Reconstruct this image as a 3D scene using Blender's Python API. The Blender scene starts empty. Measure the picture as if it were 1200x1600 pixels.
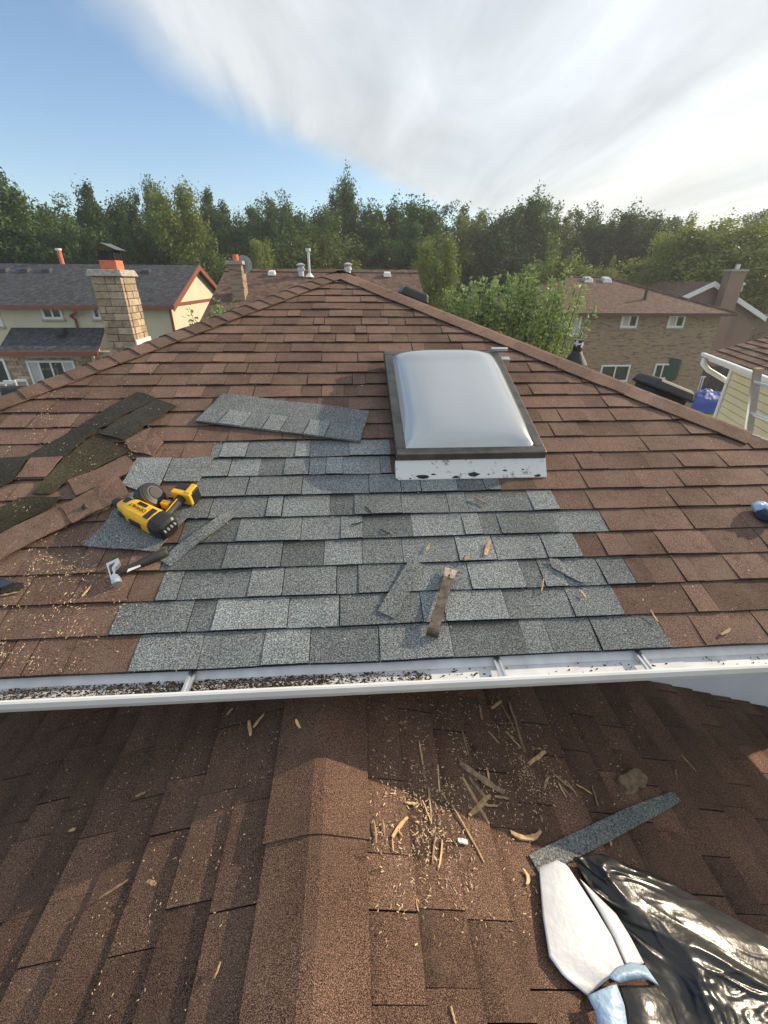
import bpy, math, random
import numpy as np
from mathutils import Vector, Matrix, noise as mnoise
R = math.radians
random.seed(7); rng = np.random.default_rng(7)
scene = bpy.context.scene
COL = scene.collection

# ------------------------------------------------------------------ camera, sky, sun, exposure
F = 693.74; PIT = 0.48128; YAW = 0.06881; ROLL = 0.00732
CAM = np.array([0.05103, -1.16769, 1.21968])
_cp, _sp, _c, _s = math.cos(PIT), math.sin(PIT), math.cos(YAW), math.sin(YAW)
FW = np.array([_s*_cp, _c*_cp, -_sp]); _rt = np.array([_c, -_s, 0.0]); _up = np.cross(_rt, FW)
RT = _rt*math.cos(ROLL) + _up*math.sin(ROLL); UP = -_rt*math.sin(ROLL) + _up*math.cos(ROLL)
cd = bpy.data.cameras.new('camera'); cam = bpy.data.objects.new('camera', cd); COL.objects.link(cam)
cd.sensor_fit = 'VERTICAL'; cd.sensor_height = 36.0; cd.lens = 36.0*F/1600.0
cd.clip_start = 0.02; cd.clip_end = 2000
cam.matrix_world = Matrix(((RT[0], UP[0], -FW[0], CAM[0]), (RT[1], UP[1], -FW[1], CAM[1]), (RT[2], UP[2], -FW[2], CAM[2]), (0, 0, 0, 1)))
scene.camera = cam

SUN_AZ, SUN_EL = R(70), R(24)          # azimuth measured from +Y towards +X
w = bpy.data.worlds.new('World'); scene.world = w; w.use_nodes = True
nt = w.node_tree; nt.nodes.clear(); N = nt.nodes.new; Lk = nt.links.new
def math_node(op, a, b=None, c=None, clamp=False):
    m = N('ShaderNodeMath'); m.operation = op; m.use_clamp = clamp
    for i, v in enumerate((a, b, c)):
        if v is None: continue
        if isinstance(v, (int, float)): m.inputs[i].default_value = v
        else: Lk(v, m.inputs[i])
    return m.outputs[0]
sky = N('ShaderNodeTexSky'); sky.sky_type = 'NISHITA'; sky.sun_disc = False
sky.sun_elevation = SUN_EL; sky.sun_rotation = SUN_AZ
sky.air_density = 1.0; sky.dust_density = 0.7; sky.ozone_density = 2.0; sky.altitude = 100
tc = N('ShaderNodeTexCoord'); sx = N('ShaderNodeSeparateXYZ'); Lk(tc.outputs['Generated'], sx.inputs[0])
zz = math_node('ADD', math_node('MAXIMUM', sx.outputs[2], 0.0), 0.12)
pxx = math_node('DIVIDE', sx.outputs[0], zz); pyy = math_node('DIVIDE', sx.outputs[1], zz)
cmb = N('ShaderNodeCombineXYZ'); Lk(pxx, cmb.inputs[0]); Lk(pyy, cmb.inputs[1])
mp = N('ShaderNodeMapping'); Lk(cmb.outputs[0], mp.inputs[0]); mp.inputs['Rotation'].default_value = (0, 0, R(-38)); mp.inputs['Scale'].default_value = (1.0, 0.36, 1)
n1 = N('ShaderNodeTexNoise'); Lk(mp.outputs[0], n1.inputs[0]); n1.inputs['Scale'].default_value = 1.5; n1.inputs['Detail'].default_value = 9; n1.inputs['Roughness'].default_value = 0.55; n1.inputs['Distortion'].default_value = 0.6
n2 = N('ShaderNodeTexNoise'); Lk(mp.outputs[0], n2.inputs[0]); n2.inputs['Scale'].default_value = 0.7; n2.inputs['Detail'].default_value = 6; n2.inputs['Distortion'].default_value = 0.4
yy = math_node('MAXIMUM', math_node('SUBTRACT', pyy, 1.9), 0.0)
edge = math_node('SUBTRACT', math_node('MULTIPLY', math_node('MULTIPLY', yy, yy), 0.30), 0.72)
m = math_node('SUBTRACT', pxx, edge)
m = math_node('ADD', math_node('MULTIPLY', m, 1.35), math_node('MULTIPLY', math_node('SUBTRACT', n1.outputs[0], 0.5), 1.3))
mr = N('ShaderNodeMapRange'); mr.interpolation_type = 'SMOOTHSTEP'; Lk(m, mr.inputs[0]); mr.inputs[1].default_value = -0.16; mr.inputs[2].default_value = 0.42
thin = N('ShaderNodeMapRange'); Lk(n2.outputs[0], thin.inputs[0]); thin.inputs[1].default_value = 0.3; thin.inputs[2].default_value = 0.62; thin.inputs[3].default_value = 0.74; thin.inputs[4].default_value = 0.98
mask = math_node('MULTIPLY', mr.outputs[0], thin.outputs[0], clamp=True)
shade = N('ShaderNodeMapRange'); Lk(n1.outputs[0], shade.inputs[0]); shade.inputs[1].default_value = 0.3; shade.inputs[2].default_value = 0.7; shade.inputs[3].default_value = 0.70; shade.inputs[4].default_value = 1.24
cc = N('ShaderNodeVectorMath'); cc.operation = 'SCALE'; cc.inputs[0].default_value = (4.25, 4.38, 4.42); Lk(shade.outputs[0], cc.inputs['Scale'])
mix = N('ShaderNodeMix'); mix.data_type = 'RGBA'; Lk(mask, mix.inputs[0]); hs = N('ShaderNodeHueSaturation'); hs.inputs['Saturation'].default_value = 1.02; Lk(sky.outputs[0], hs.inputs['Color']); Lk(hs.outputs[0], mix.inputs[6])
glow = N('ShaderNodeVectorMath'); glow.operation = 'MULTIPLY_ADD'; Lk(sky.outputs[0], glow.inputs[0]); glow.inputs[1].default_value = (0.10, 0.07, 0.035); Lk(cc.outputs[0], glow.inputs[2]); Lk(glow.outputs[0], mix.inputs[7])
bg = N('ShaderNodeBackground'); Lk(mix.outputs[2], bg.inputs[0]); bg.inputs[1].default_value = 0.11
wo = N('ShaderNodeOutputWorld'); Lk(bg.outputs[0], wo.inputs[0])

sd = bpy.data.lights.new('sun', 'SUN'); sd.energy = 3.3; sd.angle = R(0.6); sd.color = (1.0, 0.82, 0.60)
so = bpy.data.objects.new('sun', sd); COL.objects.link(so)
SDIR = Vector((math.sin(SUN_AZ)*math.cos(SUN_EL), math.cos(SUN_AZ)*math.cos(SUN_EL), math.sin(SUN_EL)))
so.rotation_euler = SDIR.to_track_quat('Z', 'Y').to_euler(); so.location = (20, 10, 12)
vs = scene.view_settings; vs.view_transform = 'Standard'; vs.look = 'None'; vs.gamma = 1; vs.exposure = 0.8
scene.cycles.max_bounces = 8; scene.cycles.volume_bounces = 0; scene.cycles.transparent_max_bounces = 8

# ------------------------------------------------------------------ measuring helpers (photo pixel -> place in the world)
def ray(x, y): return FW + RT*(x-600)/F - UP*(y-800)/F
def hit(x, y, pt, n):
    d = ray(x, y); n = np.asarray(n, float); t = ((np.asarray(pt)-CAM) @ n)/(d @ n); return CAM + t*d
def at(x, y, Y): return hit(x, y, (0, Y, 0), (0, 1, 0))
def proj(X):
    d = np.asarray(X, float)-CAM; ww = d @ FW
    return 600+F*(d @ RT)/ww, 800-F*(d @ UP)/ww, ww
PA = 0.3394; CP, SP, TP = math.cos(PA), math.sin(PA), math.tan(PA)
EX = 0.143                                # course exposure
AX, LV = -0.048, 3.84                     # hip apex: across, up the slope
AY, AZ = LV*CP, LV*SP
ZG = -5.2                                 # ground level
def S(u, v, ww=0.0): return (u, v*CP-ww*SP, v*SP+ww*CP)     # main roof slope coordinates -> world
def uv(x, y, ww=0.0):
    X = hit(x, y, S(0, 0, ww), (0, -SP, CP)); d = X-np.array(S(0, 0, ww)); return float(X[0]), float(d[1]*CP+d[2]*SP)

# ------------------------------------------------------------------ object helpers
WM = {}
def wmat(o): return WM.get(o.name, Matrix.Identity(4))
def thing(name, label, cat, loc=(0, 0, 0), mat=None, group=None):
    o = bpy.data.objects.new(name, None); COL.objects.link(o); o.empty_display_size = 0.1
    M = mat if mat is not None else Matrix.Translation(loc)
    o.matrix_world = M; WM[o.name] = M.copy()
    return tag(o, label, cat, group)
def tag(o, label=None, cat=None, group=None, kind=None):
    if label: o['label'] = label
    if cat: o['category'] = cat
    if group: o['group'] = group
    if kind: o['kind'] = kind
    return o
class MB:
    def __init__(s): s.v = []; s.f = []; s.t = []
    def add(s, vs, fs, tone=0.5):
        b = len(s.v); s.v += [tuple(map(float, q)) for q in vs]; s.f += [tuple(b+i for i in f) for f in fs]
        s.t += (list(tone) if hasattr(tone, '__len__') else [tone]*len(vs)); return s
    def box(s, x0, y0, z0, x1, y1, z1, tone=0.5):
        return s.hexa([(x0, y0, z0), (x1, y0, z0), (x1, y1, z0), (x0, y1, z0), (x0, y0, z1), (x1, y0, z1), (x1, y1, z1), (x0, y1, z1)], tone)
    def hexa(s, q, tone=0.5):
        return s.add(q, [(3, 2, 1, 0), (4, 5, 6, 7), (0, 1, 5, 4), (1, 2, 6, 5), (2, 3, 7, 6), (3, 0, 4, 7)], tone)
    def prism(s, poly, up, tone=0.5):
        n = len(poly); p = [Vector(a) for a in poly]; u = Vector(up)
        return s.add([*p, *[a+u for a in p]], [tuple(range(n))[::-1], tuple(range(n, 2*n))]+[(i, (i+1) % n, n+(i+1) % n, n+i) for i in range(n)], tone)
    def tube(s, pts, rad, n=10, cap=True, tone=0.5):
        pts = [Vector(q) for q in pts]; k = len(pts); rr = rad if hasattr(rad, '__len__') else [rad]*k; vs = []; ref = None
        for i, q in enumerate(pts):
            d = (pts[min(i+1, k-1)]-pts[max(i-1, 0)]).normalized()
            a = d.orthogonal().normalized() if ref is None else (ref-d*ref.dot(d)).normalized(); ref = a; b = d.cross(a)
            vs += [q+(a*math.cos(2*math.pi*j/n)+b*math.sin(2*math.pi*j/n))*rr[i] for j in range(n)]
        fs = [(i*n+j, i*n+(j+1) % n, (i+1)*n+(j+1) % n, (i+1)*n+j) for i in range(k-1) for j in range(n)]
        if cap: fs += [tuple(range(n))[::-1], tuple(range((k-1)*n, k*n))]
        return s.add(vs, fs, tone)
    def grid(s, P, tone=0.5):                       # P[i][j] rows of points
        a, b = len(P), len(P[0])
        return s.add([q for r in P for q in r], [(i*b+j, i*b+j+1, (i+1)*b+j+1, (i+1)*b+j) for i in range(a-1) for j in range(b-1)], tone)
    def build(s, name, mat, parent=None, local=False, smooth=False, bevel=0):
        me = bpy.data.meshes.new(name); vs = s.v
        if parent is not None and not local:
            Mi = wmat(parent).inverted(); vs = [tuple(Mi @ Vector(q)) for q in vs]
        me.from_pydata(vs, [], s.f); me.update()
        at_ = me.attributes.new('tone', 'FLOAT', 'POINT'); at_.data.foreach_set('value', s.t)
        me.materials.append(mat)
        if smooth: me.polygons.foreach_set('use_smooth', [True]*len(me.polygons))
        o = bpy.data.objects.new(name, me); COL.objects.link(o)
        if parent is not None: o.parent = parent; WM[o.name] = wmat(parent)
        if bevel:
            bv = o.modifiers.new('bevel', 'BEVEL'); bv.width = bevel; bv.segments = 2; bv.limit_method = 'ANGLE'
        return o

# ------------------------------------------------------------------ materials
def newmat(name):
    m = bpy.data.materials.new(name); m.use_nodes = True; t = m.node_tree; b = t.nodes['Principled BSDF']; return m, t, b
def simple(name, col, rough=0.6, metal=0.0, var=0.15, scale=8.0, bump=0.0, bscale=60.0, spec=0.5, tone=0.0, stretch=(1, 1, 1)):
    m, t, b = newmat(name); n = t.nodes.new; l = t.links.new
    b.inputs['Roughness'].default_value = rough; b.inputs['Metallic'].default_value = metal; b.inputs['Specular IOR Level'].default_value = spec
    g = n('ShaderNodeNewGeometry'); mpp = n('ShaderNodeMapping'); l(g.outputs['Position'], mpp.inputs[0]); mpp.inputs['Scale'].default_value = stretch
    ns = n('ShaderNodeTexNoise'); l(mpp.outputs[0], ns.inputs[0]); ns.inputs['Scale'].default_value = scale; ns.inputs['Detail'].default_value = 5
    r = n('ShaderNodeMapRange'); l(ns.outputs[0], r.inputs[0]); r.inputs[1].default_value = .3; r.inputs[2].default_value = .7; r.inputs[3].default_value = 1-var; r.inputs[4].default_value = 1+var
    v = n('ShaderNodeVectorMath'); v.operation = 'SCALE'; v.inputs[0].default_value = col[:3]; l(r.outputs[0], v.inputs['Scale'])
    out = v.outputs[0]
    if tone:
        a = n('ShaderNodeAttribute'); a.attribute_name = 'tone'; r2 = n('ShaderNodeMapRange'); l(a.outputs['Fac'], r2.inputs[0]); r2.inputs[3].default_value = 1-tone; r2.inputs[4].default_value = 1+tone
        v2 = n('ShaderNodeVectorMath'); v2.operation = 'SCALE'; l(out, v2.inputs[0]); l(r2.outputs[0], v2.inputs['Scale']); out = v2.outputs[0]
    l(out, b.inputs['Base Color'])
    if bump:
        n3 = n('ShaderNodeTexNoise'); l(mpp.outputs[0], n3.inputs[0]); n3.inputs['Scale'].default_value = bscale; n3.inputs['Detail'].default_value = 3
        bp = n('ShaderNodeBump'); l(n3.outputs[0], bp.inputs['Height']); bp.inputs['Strength'].default_value = bump; bp.inputs['Distance'].default_value = 1.0/bscale; l(bp.outputs[0], b.inputs['Normal'])
    return m
def shingle_mat(name, dark, mid, light, tvar=0.42, s1=170, s2=430, grime=0.18, blend=(0.36, 0.5, 0.66), dust=None):
    m, t, b = newmat(name); n = t.nodes.new; l = t.links.new
    b.inputs['Roughness'].default_value = 0.93; b.inputs['Specular IOR Level'].default_value = 0.25
    g = n('ShaderNodeNewGeometry')
    na = n('ShaderNodeTexNoise'); l(g.outputs['Position'], na.inputs[0]); na.inputs['Scale'].default_value = s1; na.inputs['Detail'].default_value = 1
    nb = n('ShaderNodeTexNoise'); l(g.outputs['Position'], nb.inputs[0]); nb.inputs['Scale'].default_value = s2; nb.inputs['Detail'].default_value = 1
    mx = n('ShaderNodeMath'); mx.operation = 'ADD'; l(na.outputs[0], mx.inputs[0]); l(nb.outputs[0], mx.inputs[1])
    mh = n('ShaderNodeMath'); mh.operation = 'MULTIPLY'; l(mx.outputs[0], mh.inputs[0]); mh.inputs[1].default_value = 0.5
    rp = n('ShaderNodeValToRGB'); l(mh.outputs[0], rp.inputs[0]); e = rp.color_ramp.elements
    e[0].position = blend[0]; e[0].color = (*dark, 1); e[1].position = blend[2]; e[1].color = (*light, 1); k = e.new(blend[1]); k.color = (*mid, 1)
    a = n('ShaderNodeAttribute'); a.attribute_name = 'tone'
    r2 = n('ShaderNodeMapRange'); r2.clamp = False; l(a.outputs['Fac'], r2.inputs[0]); r2.inputs[3].default_value = 1-tvar; r2.inputs[4].default_value = 1+tvar
    nc = n('ShaderNodeTexNoise'); l(g.outputs['Position'], nc.inputs[0]); nc.inputs['Scale'].default_value = 3.5; nc.inputs['Detail'].default_value = 6
    r3 = n('ShaderNodeMapRange'); l(nc.outputs[0], r3.inputs[0]); r3.inputs[1].default_value = .3; r3.inputs[2].default_value = .7; r3.inputs[3].default_value = 1-grime; r3.inputs[4].default_value = 1+grime
    pm = n('ShaderNodeMath'); pm.operation = 'MULTIPLY'; l(r2.outputs[0], pm.inputs[0]); l(r3.outputs[0], pm.inputs[1])
    v = n('ShaderNodeVectorMath'); v.operation = 'SCALE'; l(rp.outputs[0], v.inputs[0]); l(pm.outputs[0], v.inputs['Scale'])
    outc = v.outputs[0]
    if dust:
        nd = n('ShaderNodeTexNoise'); l(g.outputs['Position'], nd.inputs[0]); nd.inputs['Scale'].default_value = 5.5; nd.inputs['Detail'].default_value = 9; nd.inputs['Roughness'].default_value = .7
        rd_ = n('ShaderNodeMapRange'); l(nd.outputs[0], rd_.inputs[0]); rd_.inputs[1].default_value = .47; rd_.inputs[2].default_value = .72; rd_.inputs[3].default_value = 0; rd_.inputs[4].default_value = .55
        mx2 = n('ShaderNodeMix'); mx2.data_type = 'RGBA'; l(rd_.outputs[0], mx2.inputs[0]); l(outc, mx2.inputs[6]); mx2.inputs[7].default_value = (*dust, 1); outc = mx2.outputs[2]
        ns2 = n('ShaderNodeTexNoise'); mp3 = n('ShaderNodeMapping'); mp3.inputs['Location'].default_value = (7, 3, 1); l(g.outputs['Position'], mp3.inputs[0]); l(mp3.outputs[0], ns2.inputs[0]); ns2.inputs['Scale'].default_value = 9; ns2.inputs['Detail'].default_value = 8; ns2.inputs['Roughness'].default_value = .75
        rs = n('ShaderNodeMapRange'); l(ns2.outputs[0], rs.inputs[0]); rs.inputs[1].default_value = .58; rs.inputs[2].default_value = .72; rs.inputs[3].default_value = 1; rs.inputs[4].default_value = .45
        v4 = n('ShaderNodeVectorMath'); v4.operation = 'SCALE'; l(outc, v4.inputs[0]); l(rs.outputs[0], v4.inputs['Scale']); outc = v4.outputs[0]
    l(outc, b.inputs['Base Color'])
    bp = n('ShaderNodeBump'); l(mh.outputs[0], bp.inputs['Height']); bp.inputs['Strength'].default_value = 0.55; bp.inputs['Distance'].default_value = 0.004; l(bp.outputs[0], b.inputs['Normal'])
    return m
M = {}
M['brown'] = shingle_mat('brown_shingle', (0.045, 0.026, 0.020), (0.138, 0.084, 0.063), (0.30, 0.195, 0.15), s1=240, s2=560, tvar=.33, grime=.25, dust=(.20, .145, .11))
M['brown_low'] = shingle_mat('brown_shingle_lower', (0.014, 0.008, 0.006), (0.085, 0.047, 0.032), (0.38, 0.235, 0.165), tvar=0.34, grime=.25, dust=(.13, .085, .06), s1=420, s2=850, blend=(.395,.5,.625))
M['grey'] = shingle_mat('grey_shingle', (0.06, 0.066, 0.069), (0.148, 0.163, 0.168), (0.36, 0.39, 0.395), tvar=0.42, s1=190, s2=420, blend=(.4,.5,.62))
M['grey_dark'] = shingle_mat('grey_shingle_scrap', (0.04, 0.045, 0.047), (0.15, 0.165, 0.165), (0.36, 0.38, 0.38), tvar=0.3, s1=150)
M['felt'] = shingle_mat('black_underlay', (0.012, 0.012, 0.010), (0.034, 0.034, 0.027), (0.085, 0.08, 0.06), tvar=0.35, s1=120, grime=0.4, blend=(.35, .52, .74))
M['felt_olive'] = shingle_mat('olive_underlay', (0.016, 0.015, 0.009), (0.05, 0.045, 0.026), (0.12, 0.10, 0.06), tvar=0.35, s1=120, grime=0.45, blend=(.35, .52, .74))
M['slate'] = shingle_mat('slate_roofing', (0.028, 0.03, 0.035), (0.05, 0.053, 0.06), (0.088, 0.092, 0.102), s1=4.5, s2=12, grime=0.2)
M['brown_far'] = shingle_mat('brown_far_roofing', (0.07, 0.042, 0.032), (0.125, 0.078, 0.06), (0.19, 0.125, 0.10), s1=6, s2=25, grime=0.2)
M['white_metal'] = simple('white_metal', (0.74, 0.74, 0.72), 0.4, 0, 0.06, 5)
M['gutter'] = simple('gutter_metal', (0.66, 0.68, 0.70), 0.45, 0.0, 0.12, 14)
M['alu'] = simple('aluminium', (0.68, 0.69, 0.70), 0.35, 0.9, 0.08, 30)
M['galv'] = simple('galvanised_metal', (0.55, 0.57, 0.58), 0.45, 0.6, 0.15, 20)
M['white_wall'] = simple('white_wall', (0.72, 0.74, 0.76), 0.7, 0, 0.05, 4)
M['wood'] = simple('bare_wood', (0.50, 0.33, 0.17), 0.8, 0, 0.35, 60, 0.3, 200, tone=0.35, stretch=(1, 1, 1))
M['oldwood'] = simple('weathered_wood', (0.27, 0.19, 0.12), 0.9, 0, 0.4, 50, 0.4, 200, tone=0.35)
M['chips'] = simple('wood_chip', (0.56, 0.41, 0.25), 0.85, 0, 0.3, 80, tone=0.5)
M['dirt'] = simple('gutter_dirt', (0.05, 0.034, 0.02), 0.95, 0, 0.3, 60, 0.8, 90, tone=0.3)
M['black_plastic'] = simple('black_plastic', (0.018, 0.018, 0.019), 0.42, 0, 0.2, 30)
M['dark_rubber'] = simple('dark_rubber', (0.03, 0.03, 0.03), 0.65, 0, 0.2, 40)
M['yellow'] = simple('yellow_plastic', (0.80, 0.43, 0.018), 0.38, 0, 0.06, 30)
M['steel'] = simple('steel', (0.42, 0.42, 0.42), 0.32, 0.9, 0.2, 60)
M['bright_steel'] = simple('bright_steel', (0.62, 0.66, 0.70), 0.3, 0.75, 0.1, 60)
M['rusty'] = simple('worn_bar_steel', (0.16, 0.125, 0.10), 0.45, 0.65, 0.45, 45, 0.2, 150)
M['rust_tip'] = simple('bare_bar_steel', (0.52, 0.42, 0.33), 0.4, 0.5, 0.3, 70)
M['lettering'] = simple('black_print', (0.01, 0.01, 0.01), 0.5, 0, 0)
M['white_print'] = simple('white_print', (0.7, 0.7, 0.68), 0.5, 0, 0.1)
M['black_metal'] = simple('black_painted_metal', (0.022, 0.023, 0.025), 0.45, 0, 0.2, 12)
M['bronze'] = simple('bronze_frame_metal', (0.115, 0.105, 0.095), 0.38, 0.5, 0.3, 15)
M['terracotta'] = simple('terracotta', (0.62, 0.17, 0.085), 0.75, 0, 0.12, 20)
M['stone'] = simple('cut_stone', (0.40, 0.315, 0.225), 0.92, 0, 0.22, 12, 0.7, 35, tone=0.3)
M['mortar'] = simple('mortar', (0.25, 0.22, 0.18), 0.95, 0, 0.2, 20)
M['concrete'] = simple('concrete_cap', (0.36, 0.34, 0.29), 0.95, 0, 0.3, 25, 0.6, 60)
M['cream'] = simple('cream_siding', (0.60, 0.54, 0.40), 0.7, 0, 0.06, 1.2, 0.0)
M['rust_trim'] = simple('rust_red_trim', (0.22, 0.065, 0.042), 0.55, 0, 0.12, 3)
M['brown_trim'] = simple('dark_brown_trim', (0.075, 0.045, 0.036), 0.6, 0, 0.12, 3)
M['glass'] = simple('window_glass', (0.035, 0.045, 0.05), 0.06, 0, 0.1, 1, spec=0.9)
M['blind'] = simple('window_blind', (0.45, 0.46, 0.45), 0.5, 0, 0.1, 3)
M['brownwall'] = simple('brown_siding', (0.24, 0.155, 0.12), 0.8, 0, 0.08, 1.5)
M['yellow_siding'] = simple('yellow_siding', (0.66, 0.61, 0.42), 0.6, 0, 0.05, 2)
M['fence'] = simple('dark_fence_wood', (0.05, 0.042, 0.038), 0.85, 0, 0.35, 4, tone=0.3)
M['tarp'] = simple('blue_tarp', (0.004, 0.055, 0.33), 0.6, 0, 0.15, 3)
M['green_paint'] = simple('green_paint', (0.012, 0.065, 0.045), 0.5, 0, 0.1, 3)
M['grass'] = simple('lawn', (0.06, 0.10, 0.03), 0.95, 0, 0.35, 1.5, 0.6, 20)
M['bark'] = simple('bark', (0.075, 0.06, 0.045), 0.95, 0, 0.35, 6, 0.8, 20)
M['patio'] = simple('patio_concrete', (0.3, 0.29, 0.27), 0.9, 0, 0.15, 1)
def brick_mat():
    m, t, b = newmat('buff_brick'); n = t.nodes.new; l = t.links.new
    g = n('ShaderNodeNewGeometry'); sxx = n('ShaderNodeSeparateXYZ'); l(g.outputs['Position'], sxx.inputs[0])
    ad = n('ShaderNodeMath'); ad.operation = 'ADD'; l(sxx.outputs[0], ad.inputs[0]); l(sxx.outputs[1], ad.inputs[1])
    cx = n('ShaderNodeCombineXYZ'); l(ad.outputs[0], cx.inputs[0]); l(sxx.outputs[2], cx.inputs[1])
    bt = n('ShaderNodeTexBrick'); l(cx.outputs[0], bt.inputs[0]); bt.inputs['Scale'].default_value = 1; bt.inputs['Brick Width'].default_value = 0.25; bt.inputs['Row Height'].default_value = 0.085; bt.inputs['Mortar Size'].default_value = 0.008
    bt.inputs['Color1'].default_value = (0.36, 0.25, 0.165, 1); bt.inputs['Color2'].default_value = (0.26, 0.175, 0.12, 1); bt.inputs['Mortar'].default_value = (0.3, 0.26, 0.21, 1)
    ns = n('ShaderNodeTexNoise'); mp2 = n('ShaderNodeMapping'); mp2.inputs['Scale'].default_value = (1.0, 4.5, 1); l(cx.outputs[0], mp2.inputs[0]); l(mp2.outputs[0], ns.inputs[0]); ns.inputs['Scale'].default_value = 2.2; ns.inputs['Detail'].default_value = 3
    r = n('ShaderNodeMapRange'); l(ns.outputs[0], r.inputs[0]); r.inputs[1].default_value = 0.575; r.inputs[2].default_value = 0.62; r.inputs[3].default_value = 0; r.inputs[4].default_value = 0.85
    mx = n('ShaderNodeMix'); mx.data_type = 'RGBA'; l(r.outputs[0], mx.inputs[0]); l(bt.outputs[0], mx.inputs[6]); mx.inputs[7].default_value = (0.13, 0.10, 0.085, 1)
    l(mx.outputs[2], b.inputs['Base Color']); b.inputs['Roughness'].default_value = 0.9
    bp = n('ShaderNodeBump'); l(bt.outputs['Fac'], bp.inputs['Height']); bp.inputs['Strength'].default_value = 0.4; bp.inputs['Distance'].default_value = -0.01; l(bp.outputs[0], b.inputs['Normal'])
    return m
M['brick'] = brick_mat()
def leaf_mat(name, c0, c1, trans=0.35):
    m, t, b = newmat(name); n = t.nodes.new; l = t.links.new
    a = n('ShaderNodeAttribute'); a.attribute_name = 'tone'; oi = n('ShaderNodeObjectInfo')
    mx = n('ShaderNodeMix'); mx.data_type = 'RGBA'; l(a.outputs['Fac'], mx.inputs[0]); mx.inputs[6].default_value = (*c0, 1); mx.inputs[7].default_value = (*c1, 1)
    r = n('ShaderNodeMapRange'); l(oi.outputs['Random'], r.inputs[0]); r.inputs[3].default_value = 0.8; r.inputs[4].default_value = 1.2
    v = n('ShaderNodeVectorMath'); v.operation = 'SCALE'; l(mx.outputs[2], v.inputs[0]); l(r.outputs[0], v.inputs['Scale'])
    l(v.outputs[0], b.inputs['Base Color']); b.inputs['Roughness'].default_value = 0.55; b.inputs['Specular IOR Level'].default_value = 0.3
    tr = n('ShaderNodeBsdfTranslucent'); l(v.outputs[0], tr.inputs[0]); ms = n('ShaderNodeMixShader'); ms.inputs[0].default_value = trans
    l(b.outputs[0], ms.inputs[1]); l(tr.outputs[0], ms.inputs[2]); l(ms.outputs[0], t.nodes['Material Output'].inputs[0])
    return m
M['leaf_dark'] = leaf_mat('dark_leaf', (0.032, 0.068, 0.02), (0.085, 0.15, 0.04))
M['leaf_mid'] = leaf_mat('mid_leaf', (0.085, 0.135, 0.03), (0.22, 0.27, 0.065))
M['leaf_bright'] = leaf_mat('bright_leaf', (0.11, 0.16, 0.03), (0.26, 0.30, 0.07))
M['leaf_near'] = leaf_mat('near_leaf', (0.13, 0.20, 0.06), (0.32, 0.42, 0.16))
def dome_mat():
    m, t, b = newmat('acrylic_dome'); n = t.nodes.new; l = t.links.new
    b.inputs['Base Color'].default_value = (0.47, 0.515, 0.56, 1); b.inputs['Roughness'].default_value = 0.16; b.inputs['IOR'].default_value = 1.5
    b.inputs['Specular IOR Level'].default_value = 1.0; b.inputs['Coat Weight'].default_value = 1.0; b.inputs['Coat Roughness'].default_value = 0.02; b.inputs['Coat IOR'].default_value = 2.1
    g = n('ShaderNodeNewGeometry'); ns = n('ShaderNodeTexNoise'); l(g.outputs['Position'], ns.inputs[0]); ns.inputs['Scale'].default_value = 9; ns.inputs['Detail'].default_value = 8
    r = n('ShaderNodeMapRange'); l(ns.outputs[0], r.inputs[0]); r.inputs[3].default_value = .12; r.inputs[4].default_value = .3; l(r.outputs[0], b.inputs['Roughness'])
    tr = n('ShaderNodeBsdfTransparent'); tr.inputs[0].default_value = (0.8, 0.83, 0.86, 1); ms = n('ShaderNodeMixShader'); ms.inputs[0].default_value = 0.28
    l(b.outputs[0], ms.inputs[1]); l(tr.outputs[0], ms.inputs[2]); l(ms.outputs[0], t.nodes['Material Output'].inputs[0])
    return m
M['dome'] = dome_mat()
def stained():
    m, t, b = newmat('tar_stained_metal'); n = t.nodes.new; l = t.links.new
    g = n('ShaderNodeNewGeometry'); a = n('ShaderNodeTexNoise'); l(g.outputs['Position'], a.inputs[0]); a.inputs['Scale'].default_value = 22; a.inputs['Detail'].default_value = 7; a.inputs['Roughness'].default_value = .65
    r = n('ShaderNodeValToRGB'); l(a.outputs[0], r.inputs[0]); e = r.color_ramp.elements; e[0].position = .31; e[0].color = (.05, .045, .04, 1); e[1].position = .44; e[1].color = (.62, .63, .63, 1); k = e.new(.36); k.color = (.3, .29, .27, 1)
    l(r.outputs[0], b.inputs['Base Color']); b.inputs['Roughness'].default_value = .4; b.inputs['Metallic'].default_value = .25; return m
M['stained'] = stained()
M['wrap_white'] = simple('white_wrapper_film', (0.60, 0.61, 0.63), 0.4, 0, 0.05, 10, 0.12, 40)
M['wrap_black'] = simple('black_wrapper_film', (0.02, 0.02, 0.021), 0.29, 0, 0.2, 10, 0.09, 26, spec=0.5)
M['wrap_blue'] = simple('pale_blue_film', (0.36, 0.50, 0.66), 0.4, 0, 0.15, 12, 0.3, 40)
M['navy'] = simple('navy_cloth', (0.025, 0.035, 0.065), 0.8, 0, 0.3, 30)

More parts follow.
